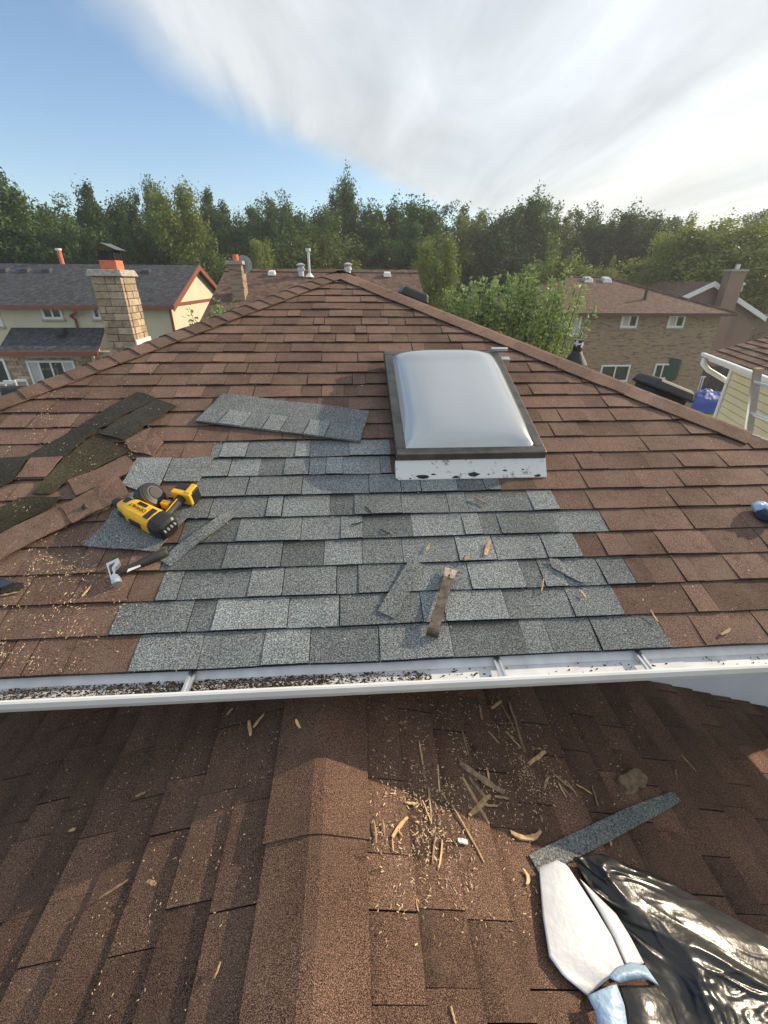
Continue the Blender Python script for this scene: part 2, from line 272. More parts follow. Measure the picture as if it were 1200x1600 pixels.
# ------------------------------------------------------------------ shingle fields
def wav(a, b, s=1.0): return mnoise.noise(Vector((a*s, b*7.31, 3.7)))
def in_view_area(vs):
    pr = [proj(q) for q in vs]
    if min(p[2] for p in pr) < 0.15: return 0
    x0, x1 = max(0, min(p[0] for p in pr)), min(1200, max(p[0] for p in pr)); y0, y1 = max(0, min(p[1] for p in pr)), min(1600, max(p[1] for p in pr))
    return max(0, x1-x0)*max(0, y1-y0)
def make_blocks(frame, K, ulo, uhi, mat_of, seed, widths=(.09, .13, .17, .2, .24, .29), lift=0.0, ex=EX, breaks=None):
    rd = random.Random(seed); out = []
    for k in range(K):
        v0 = k*ex; v1 = (k+1)*ex+0.012
        lo, hi = ulo(v0), uhi(v0); edges = [lo]; u = lo - rd.random()*.2; raised = rd.random() < .5
        br = sorted(breaks(k)) if breaks else []
        while u < hi:
            u += rd.choice(widths)*rd.uniform(.85, 1.15)
            if u > lo+0.03: edges.append(min(u, hi))
        for q in br:
            if lo < q < hi: edges = [e for e in edges if abs(e-q) > .05 or e in (lo, hi)]+[q]
        edges = sorted(set(edges))
        for a, b in zip(edges[:-1], edges[1:]):
            if b-a < .012: continue
            raised = (not raised) if rd.random() < .8 else raised
            g = rd.choice((.0012, .0025, .004, .006)) if raised else rd.choice((.0005, .0015, .003))
            mt = mat_of(k, (a+b)/2); tn = rd.choice((.2, .35, .5, .65, .85)) + rd.uniform(-.08, .08) - (0 if raised else .1)
            band = rd.random() < .5 and not raised
            nc = max(2, int((b-a)/.09)+1); vs = []; ts = []
            for i in range(nc):
                f = i/(nc-1); ub = a+g/2+(b-a-g)*f
                wv = .0034*wav(ub*4+k*13, k)+.0018*wav(ub*17, k+50)
                jv = .004*wav(ub*3, k+90)+.0018*wav(ub*21, k+33)
                wb = .0092+(.0042 if raised else 0)+max(-.002, wv)+lift
                ut = min(max(ub, ulo(v1)), uhi(v1)); vm_ = v0+ex*.62; um = min(max(ub, ulo(vm_)), uhi(vm_))
                vs += [frame(ub, v0+jv, -.004+lift), frame(ub, v0+jv+.0002, wb-.0006), frame(ub, v0+jv+.0012, wb), frame(um, v0+(ex)*.62, wb*.55+.001), frame(ut, v1, .0008+lift*.5)]
                ts += [-.6, -.6, tn, tn, tn-(.6 if band else .15)]
            fs = []
            for i in range(nc-1):
                c, d = i*5, i*5+5
                fs += [(c, d, d+1, c+1), (c+1, d+1, d+2, c+2), (c+2, d+2, d+3, c+3), (c+3, d+3, d+4, c+4)]
            e = (nc-1)*5; b0 = len(vs)
            vs += [vs[0], vs[2], vs[3], vs[4], vs[e], vs[e+2], vs[e+3], vs[e+4]]; ts += [-.45]*8
            fs += [(b0, b0+1, b0+2, b0+3), (b0+7, b0+6, b0+5, b0+4)]
            out.append((mt, vs, fs, ts, k, (a+b)/2))
    return out
def lay(blocks, parent, limit, pname=lambda m: 'shingle', minpx=90):
    sc = sorted(blocks, key=lambda b: -in_view_area(b[1])); cnt = {}; rest = {}
    for b in sc:
        nm = pname(b[0])
        if cnt.get(nm, 0) < limit and in_view_area(b[1]) > minpx:
            cnt[nm] = cnt.get(nm, 0)+1; MB().add(b[1], b[2], b[3]).build(nm, M[b[0]], parent)
        else: rest.setdefault(b[0], MB()).add(b[1], b[2], b[3])
    for mt, mb in rest.items(): tag(mb.build('far_shingles', M[mt], parent), kind='stuff')

# ------------------------------------------------------------------ ground
g = MB().add([(-900, -60, ZG), (900, -60, ZG), (900, 1500, ZG), (-900, 1500, ZG)], [(0, 1, 2, 3)]).build('ground', M['grass']); tag(g, kind='structure')
pt = MB().box(-24, 12, ZG+.004, -9, 22, ZG+.03).build('patio', M['patio']); tag(pt, kind='structure')

# ------------------------------------------------------------------ the house whose roof is being repaired
house = thing('house', 'house with brown shingled hip roof under repair and white gutter', 'house', (0, 5, ZG))
XL, XR = AX-AY, AX+AY                     # eaves left and right
YB = 14.0                                 # rear eave
MB().box(XL+.5, .51, ZG, XR-.5, YB-.5, -.12).build('wall', M['white_wall'], house)
MB().box(XL+.04, .045, -.125, XR-.04, YB-.03, -.10).build('soffit', M['white_metal'], house)
front = MB().prism([S(XL+.03, .03, -.016), S(XR-.03, .03, -.016), S(AX, LV, -.016)], (0, 0, -.012)).build('front_roof_slope', M['felt'], house)
RID = YB-AY
def SL(u, v, ww=0.0): return (XL+v*CP-ww*SP, u, v*SP+ww*CP)
def SR(u, v, ww=0.0): return (XR-v*CP+ww*SP, u, v*SP+ww*CP)
def SB(u, v, ww=0.0): return (u, YB-v*CP+ww*SP, v*SP+ww*CP)
left = MB().prism([SL(0, 0, -.016), SL(AY, LV, -.016), SL(RID, LV, -.016), SL(YB, 0, -.016)], (0, 0, -.012)).build('side_roof_slope', M['felt'], house)
right = MB().prism([SR(0, 0, -.016), SR(YB, 0, -.016), SR(RID, LV, -.016), SR(AY, LV, -.016)], (0, 0, -.012)).build('side_roof_slope', M['felt'], house)
back = MB().prism([SB(XR, 0, -.016), SB(XL, 0, -.016), SB(AX, LV, -.016)], (0, 0, -.012)).build('rear_roof_slope', M['felt'], house)
# the grey repair patch, course by course (pixels of its ends on the butt line)
PL = [(203, 1047), (172, 990), (245, 935), (252, 889), (280, 848), (268, 811), (300, 777), (215, 745), (328, 716)]
PR = [(1047, 1008), (976, 962), (992, 910), (910, 869), (950, 828), (872, 793), (783, 766), (613, 744), (611, 714)]
PLu = [uv(*q)[0] for q in PL]; PRu = [uv(*q)[0] for q in PR]
def mat_main(k, u): return 'grey' if k < 9 and PLu[k] < u < PRu[k] else 'brown'
K = int(LV/EX)+1
bl = make_blocks(S, K, lambda v: AX-(LV-v)*CP if v < LV else AX, lambda v: AX+(LV-v)*CP if v < LV else AX, mat_main, 11, breaks=lambda k: [PLu[k], PRu[k]] if k < 9 else [])
lay(bl, front, 300, lambda m: 'grey_shingle' if m == 'grey' else 'shingle', 60)
for fr, par, sd_ in ((SL, left, 21), (SR, right, 22)):
    bl = make_blocks(fr, K, lambda v: v*CP, lambda v: YB-v*CP, lambda k, u: 'brown', sd_)
    mb = MB()
    for b in bl: mb.add(b[1], b[2], b[3])
    tag(mb.build('far_shingles', M['brown'], par), kind='stuff')
def caps(P0, P1, n1, n2, name, parent, mat, hw=.15, ex=EX, seed=3, tt_=(.025, .018)):
    """cap shingles from the low end P0 to the high end P1; n1, n2: wing directions"""
    rd = random.Random(seed); P0, P1 = Vector(P0), Vector(P1); d = (P1-P0); Ln = d.length; d.normalize(); a, b = Vector(n1).normalized(), Vector(n2).normalized()
    up = -(a+b); up = up.normalized(); n = int(Ln/ex)
    for i in range(n):
        o0 = P0+d*(i*ex+rd.uniform(-.006, .006)); o1 = P0+d*((i+1)*ex+.05)
        t0, t1 = tt_[0]+rd.uniform(-.0015, .0015), tt_[1]
        sk = rd.uniform(-.006, .006); h = hw*rd.uniform(.96, 1.03); r = []
        for o, tt in ((o0, t0), (o1, t1)):
            for wv in (-1, -.12, .12, 1):
                q = o + (a if wv < 0 else b)*h*abs(wv) + up*(tt-.004*(abs(wv) < .5)) + d*sk*wv
                r.append(q)
        bot = [q-up*.011 for q in r[:4]]
        vs = r+bot; fs = [(0, 1, 5, 4), (1, 2, 6, 5), (2, 3, 7, 6), (8, 9, 1, 0), (9, 10, 2, 1), (10, 11, 3, 2), (8, 0, 4), (11, 7, 3)]
        tn = rd.choice((.3, .45, .55, .7))+rd.uniform(-.06, .06)
        MB().add(vs, fs, [tn]*8+[-.75]*4).build(name, M[mat], parent)
hipL = MB().tube([(XL, 0, -.03), (AX, AY, AZ-.03)], .012, 6).build('hip_ridge', M['felt'], house)
hipR = MB().tube([(XR, 0, -.03), (AX, AY, AZ-.03)], .012, 6).build('hip_ridge', M['felt'], house)
rdg = MB().tube([(AX, AY, AZ-.03), (AX, RID, AZ-.03)], .012, 6).build('top_ridge', M['felt'], house)
def wing(dirv, nrm): return Vector(nrm).cross(Vector(dirv))
dL = Vector((AX-XL, AY, AZ)).normalized(); dR = Vector((AX-XR, AY, AZ)).normalized()
nF, nL, nR = Vector((0, -SP, CP)), Vector((-SP, 0, CP)), Vector((SP, 0, CP))
caps((XL+1.2, 1.2, AZ*1.2/AY), (AX, AY, AZ+.004), nL.cross(dL), -nF.cross(dL), 'ridge_cap', hipL, 'brown', seed=5, tt_=(.028, .017))
caps((XR-1.2, 1.2, AZ*1.2/AY), (AX, AY, AZ+.002), nF.cross(dR), -nR.cross(dR), 'ridge_cap', hipR, 'brown', seed=6, tt_=(.0215, .0195))
caps((AX, AY-.05, AZ+.006), (AX, RID, AZ+.006), nL.cross(Vector((0, 1, 0))), -nR.cross(Vector((0, 1, 0))), 'ridge_cap', rdg, 'brown', seed=8)

# gutter along the front eave
GP = [(.045, -.02), (.045, -.088), (-.045, -.09), (-.094, -.055), (-.106, -.028), (-.1065, -.004), (-.100, .0), (-.091, -.002), (-.090, -.008), (-.100, -.010), (-.1015, -.03), (-.090, -.053), (-.042, -.084), (.041, -.082), (.041, -.02)]
def gutter(name, A, B, out):
    A, B = Vector(A), Vector(B); ov = Vector(out); n = len(GP); vs = []
    for q in (A, B): vs += [q-ov*y+Vector((0, 0, z)) for y, z in GP]
    return MB().add(vs, [(i, (i+1) % n, n+(i+1) % n, n+i) for i in range(n)]+[tuple(range(n))]+[tuple(range(n, 2*n))]).build(name, M['white_metal'], house, bevel=0)
gt = gutter('gutter', (XL-.05, 0, 0), (XR+.05, 0, 0), (0, -1, 0))
MB().hexa([(XL, -.0945, -.037), (XR, -.0945, -.037), (XR, .0405, -.037), (XL, .0405, -.037), (XL, -.0945, -.035), (XR, -.0945, -.035), (XR, .0405, -.035), (XL, .0405, -.035)]).build('gutter_floor', M['gutter'], gt)
MB().hexa([(XL, -.014, -.034), (XR, -.014, -.034), (XR, .03, -.012), (XL, .03, -.012), (XL, -.016, -.0325), (XR, -.016, -.0325), (XR, .03, -.0095), (XL, .03, -.0095)]).build('gutter_apron', M['gutter'], gt)
for px in (300, 781, 1013):
    xx = float(hit(px, 1040 if px > 400 else 1058, (0, -.03, -.01), (0, 0, 1))[0])
    MB().box(xx-.016, -.092, -.016, xx-.009, .06, -.006).box(xx+.002, -.092, -.016, xx+.009, .06, -.006).box(xx-.0105, -.092, -.0155, xx+.004, .06, -.0115).build('gutter_hanger', M['alu'], gt)
gutter('gutter', (XR, -.05, 0), (XR, YB, 0), (1, 0, 0)); gutter('gutter', (XL, -.05, 0), (XL, YB, 0), (-1, 0, 0))
# dirt in the gutter
mb = MB(); rd = random.Random(4)
for i in range(14000):
    x = rd.uniform(-2.6, 2.4); dn = (1.0 if x < -.05 else .6 if x < .3 else .05) * (.35+.65*max(0, .5+1.2*wav(x*3, 2)))
    if rd.random() > dn: continue
    y = rd.triangular(-.09, -.012, -.06) if x < .3 else rd.uniform(-.088, -.018); h = -.0345 + (.020*max(0, (1-abs(y+.05)/.035))*(max(0, .45+wav(x*2.2, 9))) if x < .32 else 0)
    s = rd.uniform(.0012, .0042); an = rd.random()*3; c, s_ = math.cos(an)*s*rd.uniform(1, 2.5), math.sin(an)*s
    mb.add([(x-c, y-s_, h), (x+s_, y-c*.5, h+.001), (x+c, y+s_, h+.002), (x-s_, y+c*.5, h), (x, y, h+s*1.3)], [(0, 1, 4), (1, 2, 4), (2, 3, 4), (3, 0, 4)], rd.random())
tag(mb.build('gutter_debris', M['dirt']), 'brown leaf dirt and shingle grit lying in the white gutter', 'debris', kind='stuff')

# stone chimney on the left slope
CY = 6.0; cx0 = float(at(143, 440, CY)[0]); cx1 = float(at(190, 440, CY)[0]); cdp = .46; ztop = float(at(187, 432, CY)[2]); zb = -.35
chim = MB().box(cx0+.02, CY+.02, zb, cx1-.02, CY+cdp-.02, ztop).build('chimney', M['mortar'], house)
rd = random.Random(9); rows = 17; rh = (ztop-zb-.002)/rows; zfl = float(at(214, 548, CY)[2])
def stone(x0, y0, z0, x1, y1, z1):
    j = lambda: rd.uniform(-.006, .006)
    q = [(x0+j()*.4, y0+j(), z0), (x1+j()*.4, y0+j(), z0), (x1+j()*.4, y1+j(), z0), (x0+j()*.4, y1+j(), z0)]
    q += [(a+j()*.3, b+j()*.3, z1) for a, b, _ in q]
    MB().hexa(q, rd.random()).build('stone', M['stone'], chim, bevel=.004)
for r_ in range(rows):
    z0 = zb+r_*rh+.004; z1 = zb+(r_+1)*rh-.004
    for side in range(2):
        ln = (cx1-cx0) if side == 0 else cdp; e = [0]; x = rd.uniform(.08, .24)
        while x < ln-.07: e.append(x); x += rd.uniform(.12, .25) if side == 0 else rd.uniform(.10, .17)
        e.append(ln)
        for a, b in zip(e[:-1], e[1:]):
            pr = rd.uniform(0, .012)
            if side == 0: stone(cx0+a+.003, CY-pr, z0, cx0+b-.003, CY+.06, z1)
            else: stone(cx1-.05, CY+.064+a*(cdp-.064)/cdp, z0, cx1+pr, CY+.058+b*(cdp-.064)/cdp, z1)
q = .045
MB().hexa([(cx0-q, CY-q, ztop), (cx1+q, CY-q, ztop), (cx1+q, CY+cdp+q, ztop), (cx0-q, CY+cdp+q, ztop), (cx0-q+.03, CY-q+.03, ztop+.085), (cx1+q-.03, CY-q+.03, ztop+.085), (cx1+q-.03, CY+cdp+q-.03, ztop+.085), (cx0-q+.03, CY+cdp+q-.03, ztop+.085)]).build('cap', M['concrete'], chim, bevel=.012)
fm = (cx0+cx1)/2+.02; fy = CY+cdp/2
flue = MB().box(fm-.115, fy-.115, ztop+.08, fm+.115, fy+.115, ztop+.20).build('flue', M['terracotta'], chim, bevel=.012)
cow = MB()
for a, b in ((-1, -1), (1, -1), (1, 1), (-1, 1), (0, -1), (1, 0), (0, 1), (-1, 0)): cow.box(fm+a*.1-.006, fy+b*.1-.006, ztop+.19, fm+a*.1+.006, fy+b*.1+.006, ztop+.325)
for i in range(9):
    z = ztop+.2+i*.014
    for a in (-.1, .1): cow.box(fm-.1, fy+a-.001, z, fm+.1, fy+a+.001, z+.004); cow.box(fm+a-.001, fy-.1, z, fm+a+.001, fy+.1, z+.004)
for i in range(-6, 7):
    for a in (-.1, .1): cow.box(fm+i*.015-.002, fy+a-.002, ztop+.19, fm+i*.015+.002, fy+a+.002, ztop+.325); cow.box(fm+a-.002, fy+i*.015-.002, ztop+.19, fm+a+.002, fy+i*.015+.002, ztop+.325)
cow.build('spark_screen', M['black_metal'], chim)
MB().hexa([(fm-.02, fy-.16, ztop+.40), (fm+.17, fy-.16, ztop+.32), (fm+.17, fy+.16, ztop+.32), (fm-.02, fy+.16, ztop+.40), (fm-.02, fy-.16, ztop+.408), (fm+.17, fy-.16, ztop+.328), (fm+.17, fy+.16, ztop+.328), (fm-.02, fy+.16, ztop+.408)]).hexa([(fm-.17, fy-.16, ztop+.32), (fm-.021, fy-.16, ztop+.40), (fm-.021, fy+.16, ztop+.40), (fm-.17, fy+.16, ztop+.32), (fm-.17, fy-.16, ztop+.328), (fm-.021, fy-.16, ztop+.408), (fm-.021, fy+.16, ztop+.408), (fm-.17, fy+.16, ztop+.328)]).build('cowl_lid', M['bronze'], chim)
fl = MB().box(cx1+.006, CY-.03, zb, cx1+.022, CY+cdp+.04, zfl+.15).build('flashing', M['white_metal'], chim)

# ------------------------------------------------------------------ lower roof in front (gable, ridge coming towards the viewer)
QA = R(18.6); CQ, SQ = math.cos(QA), math.sin(QA); RX, RZ = -.088, -.185; NL = 21; LW = NL*EX
low = thing('lower_roof', 'brown shingled lower gable roof below the gutter, ridge towards the viewer', 'roof', (RX, -.5, RZ-1.2))
def QL(u, v, ww=0.0): return (RX-(LW-v)*CQ-ww*SQ, u, RZ-(LW-v)*SQ+ww*CQ)
def QR(u, v, ww=0.0): return (RX+(LW-v)*CQ+ww*SQ, u, RZ-(LW-v)*SQ+ww*CQ)
LY0, LY1 = -1.75, .508
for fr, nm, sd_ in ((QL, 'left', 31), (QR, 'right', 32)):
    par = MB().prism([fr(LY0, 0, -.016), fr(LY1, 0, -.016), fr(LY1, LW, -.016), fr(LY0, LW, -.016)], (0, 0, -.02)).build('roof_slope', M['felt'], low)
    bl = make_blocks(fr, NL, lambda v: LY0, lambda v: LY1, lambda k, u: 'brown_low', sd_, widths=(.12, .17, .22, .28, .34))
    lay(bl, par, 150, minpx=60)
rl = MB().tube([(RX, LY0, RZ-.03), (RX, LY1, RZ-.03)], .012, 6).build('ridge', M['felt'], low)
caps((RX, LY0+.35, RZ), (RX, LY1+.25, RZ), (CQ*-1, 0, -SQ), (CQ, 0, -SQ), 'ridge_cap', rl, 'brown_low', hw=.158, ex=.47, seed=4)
def uvlow(x, y, ww=0.0):                          # right slope of the lower roof
    X = hit(x, y, QR(0, LW, ww), (SQ, 0, CQ)); return X
def uvlowL(x, y, ww=0.0): return hit(x, y, QL(0, LW, ww), (-SQ, 0, CQ))

# ------------------------------------------------------------------ skylight
u0, v0 = uv(617, 716, .10); u1, v1_ = uv(855, 709, .10); ut, vt = uv(602, 552, .10); ur, _ = uv(775, 549, .10)
u0 = (u0+ut)/2; u1 = (u1+ur)/2; v0 = (v0+v1_)/2
Msk = Matrix(((1, 0, 0, (u0+u1)/2), (0, CP, -SP, v0*CP), (0, SP, CP, v0*SP), (0, 0, 0, 1)))
sk = thing('skylight', 'domed acrylic skylight in dark metal frame set into the brown roof', 'skylight', mat=Msk)
hw = (u1-u0)/2; ln = vt-v0
fb = .052
MB().box(-hw, .0, .075, hw, fb, .118).box(-hw, ln-fb, .075, hw, ln, .118).box(-hw, fb, .075, -hw+fb, ln-fb, .118).box(hw-fb, fb, .075, hw, ln-fb, .118).build('frame', M['bronze'], sk, local=True, bevel=.006)
MB().box(-hw+.006, .006, .055, hw-.006, .012, .076).box(hw-.012, .006, .012, hw-.006, ln-.006, .076).box(-hw+.006, .006, .012, -hw+.012, ln-.006, .076).build('frame_skirt', M['black_metal'], sk, local=True)
fsh = MB().hexa([(-hw-.005, -.075, .012), (hw+.005, -.075, .012), (hw+.005, .02, .014), (-hw-.005, .02, .014), (-hw-.005, -.073, .016), (hw+.005, -.073, .016), (hw+.005, .004, .074), (-hw-.005, .004, .074)]).build('flashing', M['stained'], sk, local=True)
rd = random.Random(15)
for i in range(9):
    xx = -hw+.04+i*.088+rd.uniform(-.03, .03); t_ = rd.uniform(.02, .4); cyy = -.073+.077*t_; czz = .0168+.058*t_
    n = 9; rr = rd.choice((.005, .008, .012, .02)); ring = [(xx+rr*1.7*rd.uniform(.6, 1.2)*math.cos(2*math.pi*j/n), cyy+rr*.6*rd.uniform(.6, 1.2)*math.sin(2*math.pi*j/n)*.8, 0) for j in range(n)]
    ring = [(a, b, .0166+(b+.073)*.7535+.0008) for a, b, _ in ring]
    MB().add(ring, [tuple(range(n))]).build('tar_smear', M['felt'], fsh, local=True)
for i in range(3):
    xx = -hw+.12+i*.27; MB().tube([(xx, .0055, .066), (xx, -.0005, .066)], .006, 8).build('screw', M['steel'], sk, local=True)
gx, gy = 30, 36; Pm = []
for i in range(gy+1):
    row = []
    for j in range(gx+1):
        a, b = -1+2*j/gx, -1+2*i/gy
        hgt = ((1-abs(a)**3.6)*(1-abs(b)**3.6))**.55*.118
        row.append((a*(hw-fb+.004), fb-.004+(b+1)/2*(ln-2*fb+.008), .112+hgt))
    Pm.append(row)
MB().grid(Pm).build('dome', M['dome'], sk, local=True, smooth=True)
MB().box(-hw+.03, .03, .014, hw-.03, ln-.03, .085).build('light_well', M['white_wall'], sk, local=True)
MB().box(hw-.05, ln-.012, .118, hw+.06, ln+.012, .135).box(hw+.02, ln-.06, .06, hw+.075, ln-.02, .085).build('corner_bracket', M['galv'], sk, local=True)

# ------------------------------------------------------------------ roof vents, pipes on the far side of the hip
def box_vent(name, label, px, Y, seed, w_=.42, l_=.46, h_=.2):
    X = at(*px, Y); x = float(X[0]); zp = AZ-TP*(x-AX); Mv = Matrix(((CP, 0, SP, x), (0, 1, 0, Y), (-SP, 0, CP, zp), (0, 0, 0, 1)))
    t_ = thing(name, label, 'vent', mat=Mv)
    MB().box(-l_/2-.06, -w_/2-.06, .012, l_/2+.06, w_/2+.06, .018).build('base_flange', M['black_metal'], t_, local=True)
    MB().box(-l_/2+.05, -w_/2+.05, .018, l_/2-.05, w_/2-.05, h_-.05).build('throat', M['black_metal'], t_, local=True)
    hd = MB().hexa([(-l_/2, -w_/2, h_-.09), (l_/2, -w_/2, h_-.09), (l_/2, w_/2, h_-.09), (-l_/2, w_/2, h_-.09), (-l_/2+.03, -w_/2+.04, h_+.01), (l_/2-.03, -w_/2+.04, h_+.01), (l_/2-.03, w_/2-.04, h_+.01), (-l_/2+.03, w_/2-.04, h_+.01)]).build('hood', M['black_metal'], t_, local=True, bevel=.025)
    return t_
box_vent('roof_vent', 'long black box roof vent behind the right hip beside blue tarp', (1031, 603), 3.0, 1, h_=.17)
box_vent('roof_vent', 'dark box roof vent behind the right hip near the roof peak', (643, 466), 4.4, 2, w_=.4, l_=.34, h_=.12)
X = at(905, 531, 3.4); zp = AZ-TP*(float(X[0])-AX)
vp = thing('vent_pipe', 'black plumbing vent pipe with peeling white paint behind right hip', 'vent pipe', (float(X[0]), 3.4, zp))
px_, pz_ = float(X[0]), float(X[2])
pp = MB().tube([(px_, 3.4, zp+.05), (px_, 3.4, pz_)], .045, 18).build('pipe', M['black_plastic'], vp, smooth=False)
MB().tube([(px_, 3.4, zp+.0), (px_, 3.4, zp+.03), (px_, 3.4, zp+.12), (px_, 3.4, zp+.15)], [.13, .12, .062, .05], 18).build('boot', M['dark_rubber'], vp, smooth=True)
rd = random.Random(5); fmb = MB()
for i in range(46):
    an = rd.uniform(0, 6.28); z = rd.uniform(zp+.2, pz_-.01); hh = rd.uniform(.006, .03); wa = rd.uniform(.08, .3)
    q = [(px_+.0462*math.cos(an+a*wa), 3.4+.0462*math.sin(an+a*wa), z+b*hh*rd.uniform(.6, 1.2)) for a, b in ((-1, -.3), (-.2, -1), (1, -.4), (.7, .8), (-.5, 1))]
    fmb.add(q, [(0, 1, 2, 3, 4)])
fmb.build('peeling_paint', M['white_print'], pp)

# ------------------------------------------------------------------ loose material on the main roof
def sheet(name, label, cat, pix, mat, ww=.014, th=.004, jag=.0, tone=.5, sub=8, seed=1, group=None, curl=.004):
    """a loose flat piece: outline given in photo pixels, laid on the main slope"""
    rd = random.Random(seed); pu = [uv(*q, ww) for q in pix]; c = np.mean(pu, 0)
    Mt = Matrix(((1, 0, 0, c[0]), (0, CP, -SP, S(0, c[1], 0)[1]), (0, SP, CP, S(0, c[1], 0)[2]), (0, 0, 0, 1)))
    ol = []
    for (a, b), (c2, d2) in zip(pu, pu[1:]+pu[:1]):
        n = max(1, int(math.hypot(c2-a, d2-b)/.04))
        for i in range(n): f = i/n; ol.append((a+(c2-a)*f+rd.uniform(-1, 1)*jag-c[0], b+(d2-b)*f+rd.uniform(-1, 1)*jag-c[1]))
    n = len(ol); z = [ww+curl*(.5+wav(a*5+seed, b*5)) for a, b in ol]
    mb = MB(); mb.add([(a, b, zz_) for (a, b), zz_ in zip(ol, z)]+[(a, b, zz_-th) for (a, b), zz_ in zip(ol, z)]+[(0, 0, ww+curl*.5), (0, 0, ww-th)],
           [(i, (i+1) % n, 2*n) for i in range(n)]+[((i+1) % n+n, i+n, 2*n+1) for i in range(n)]+[(i+n, (i+1) % n+n, (i+1) % n, i) for i in range(n)], tone)
    o = mb.build(name, M[mat]); o.matrix_world = Mt; WM[o.name] = Mt
    return tag(o, label, cat, group) if label else o
def ribbon(name, label, cat, cen, halfw, mat, heights, th=.004, surf=None, tone=.5, group=None):
    """strip along photo-pixel centre line; halfw in metres"""
    P = []
    pts = [Vector(surf(*q, h)) for q, h in zip(cen, heights)]; nrm = surf.n; k = len(pts); L_, R_ = [], []
    hws = halfw if hasattr(halfw, '__len__') else [halfw]*k
    for i in range(k):
        d = (pts[min(i+1, k-1)]-pts[max(i-1, 0)]).normalized(); s_ = nrm.cross(d).normalized(); L_.append(pts[i]+s_*hws[i]); R_.append(pts[i]-s_*hws[i])
    base = sum(pts, Vector())/k; mb = MB(); dn = nrm*th
    mb.grid([L_, R_], tone); mb.grid([[q-dn for q in R_], [q-dn for q in L_]], tone); mb.grid([[q-dn for q in L_], L_], tone-.2); mb.grid([R_, [q-dn for q in R_]], tone-.2)
    mb.add([L_[0], R_[0], R_[0]-dn, L_[0]-dn], [(0, 1, 2, 3)], tone-.2); mb.add([R_[-1], L_[-1], L_[-1]-dn, R_[-1]-dn], [(0, 1, 2, 3)], tone-.2)
    mb.v = [tuple(Vector(q)-base) for q in mb.v]; o = mb.build(name, M[mat]); o.location = base; WM[o.name] = Matrix.Translation(base)
    return tag(o, label, cat, group)
class Surf:
    def __init__(s, f, n): s.f = f; s.n = n
    def __call__(s, x, y, h=0): return s.f(x, y, h)
main_s = Surf(lambda x, y, h: S(*uv(x, y, h), h), nF)
low_s = Surf(lambda x, y, h: tuple(uvlow(x, y, h)), Vector((SQ, 0, CQ)))
lowl_s = Surf(lambda x, y, h: tuple(uvlowL(x, y, h)), Vector((-SQ, 0, CQ)))

# full grey shingle lying across the top of the patch
c0, c1, c2, c3 = [np.array(uv(*q, .02)) for q in ((305, 658), (563, 690), (577, 641), (348, 614))]
du, dv = (c1-c0), (c3-c0); ctr = (c0+c2)/2
Mt = Matrix(((1, 0, 0, ctr[0]), (0, CP, -SP, ctr[1]*CP), (0, SP, CP, ctr[1]*SP), (0, 0, 0, 1)))
ls = thing('loose_shingle', 'whole grey shingle lying loose above the grey patch, left of skylight', 'shingle', mat=Mt)
def lsq(a, b, z): q = c0+(c1-c0)*a*(1-b)+(c3-c0)*b+(c2-c3)*a*b if False else c0*(1-a)*(1-b)+c1*a*(1-b)+c2*a*b+c3*(1-a)*b; return (q[0]-ctr[0], q[1]-ctr[1], z)
bk = [[lsq(i/16, j/4, .019+.003*math.sin(i*.7)+(.006 if j == 0 else 0)*wav(i*.4, 3)) for i in range(17)] for j in range(5)]
bot = [[(x, y, z-.004) for x, y, z in r] for r in bk]
MB().grid(bk, .35).grid([[*r][::-1] for r in bot], .2).grid([bot[0], bk[0]], .1).grid([bk[-1], bot[-1]], .1).grid([[r[-1] for r in bk], [r[-1] for r in bot]], .1).grid([[r[0] for r in bot], [r[0] for r in bk]], .1).build('backing_sheet', M['grey_dark'], ls, local=True)
rd = random.Random(2); e = [0, .14, .29, .41, .52, .66, .79, 1.0]
for i, (a, b) in enumerate(zip(e[:-1], e[1:])):
    a2, b2 = a+.004, b-.004; t_ = .45; h = .027 if i % 2 else .0245
    MB().hexa([lsq(a2, -.004, .017), lsq(b2, -.004, .017), lsq(b2, t_, .017), lsq(a2, t_, .017), lsq(a2, -.004, h+.002), lsq(b2, -.004, h+.002), lsq(b2, t_, h), lsq(a2, t_, h)], .75 if i % 2 else .4).build('tab', M['grey'], ls, local=True)

sheet('loose_shingle', 'cut grey shingle lying under the yellow nail gun', 'shingle', [(130, 853), (160, 822), (196, 772), (243, 768), (300, 800), (243, 862)], 'grey', .018, .005, tone=.35, seed=3, curl=.006)
sheet('loose_shingle', 'pale grey shingle end pushed under torn brown strip above nail gun', 'shingle', [(190, 757), (214, 715), (268, 715), (252, 752), (238, 775)], 'grey', .019, .005, tone=.75, seed=4)
sheet('loose_shingle', 'dull grey headlap piece of shingle right of the pale grey end', 'shingle', [(255, 752), (270, 716), (335, 714), (310, 752)], 'grey_dark', .0165, .004, tone=.6, seed=5)
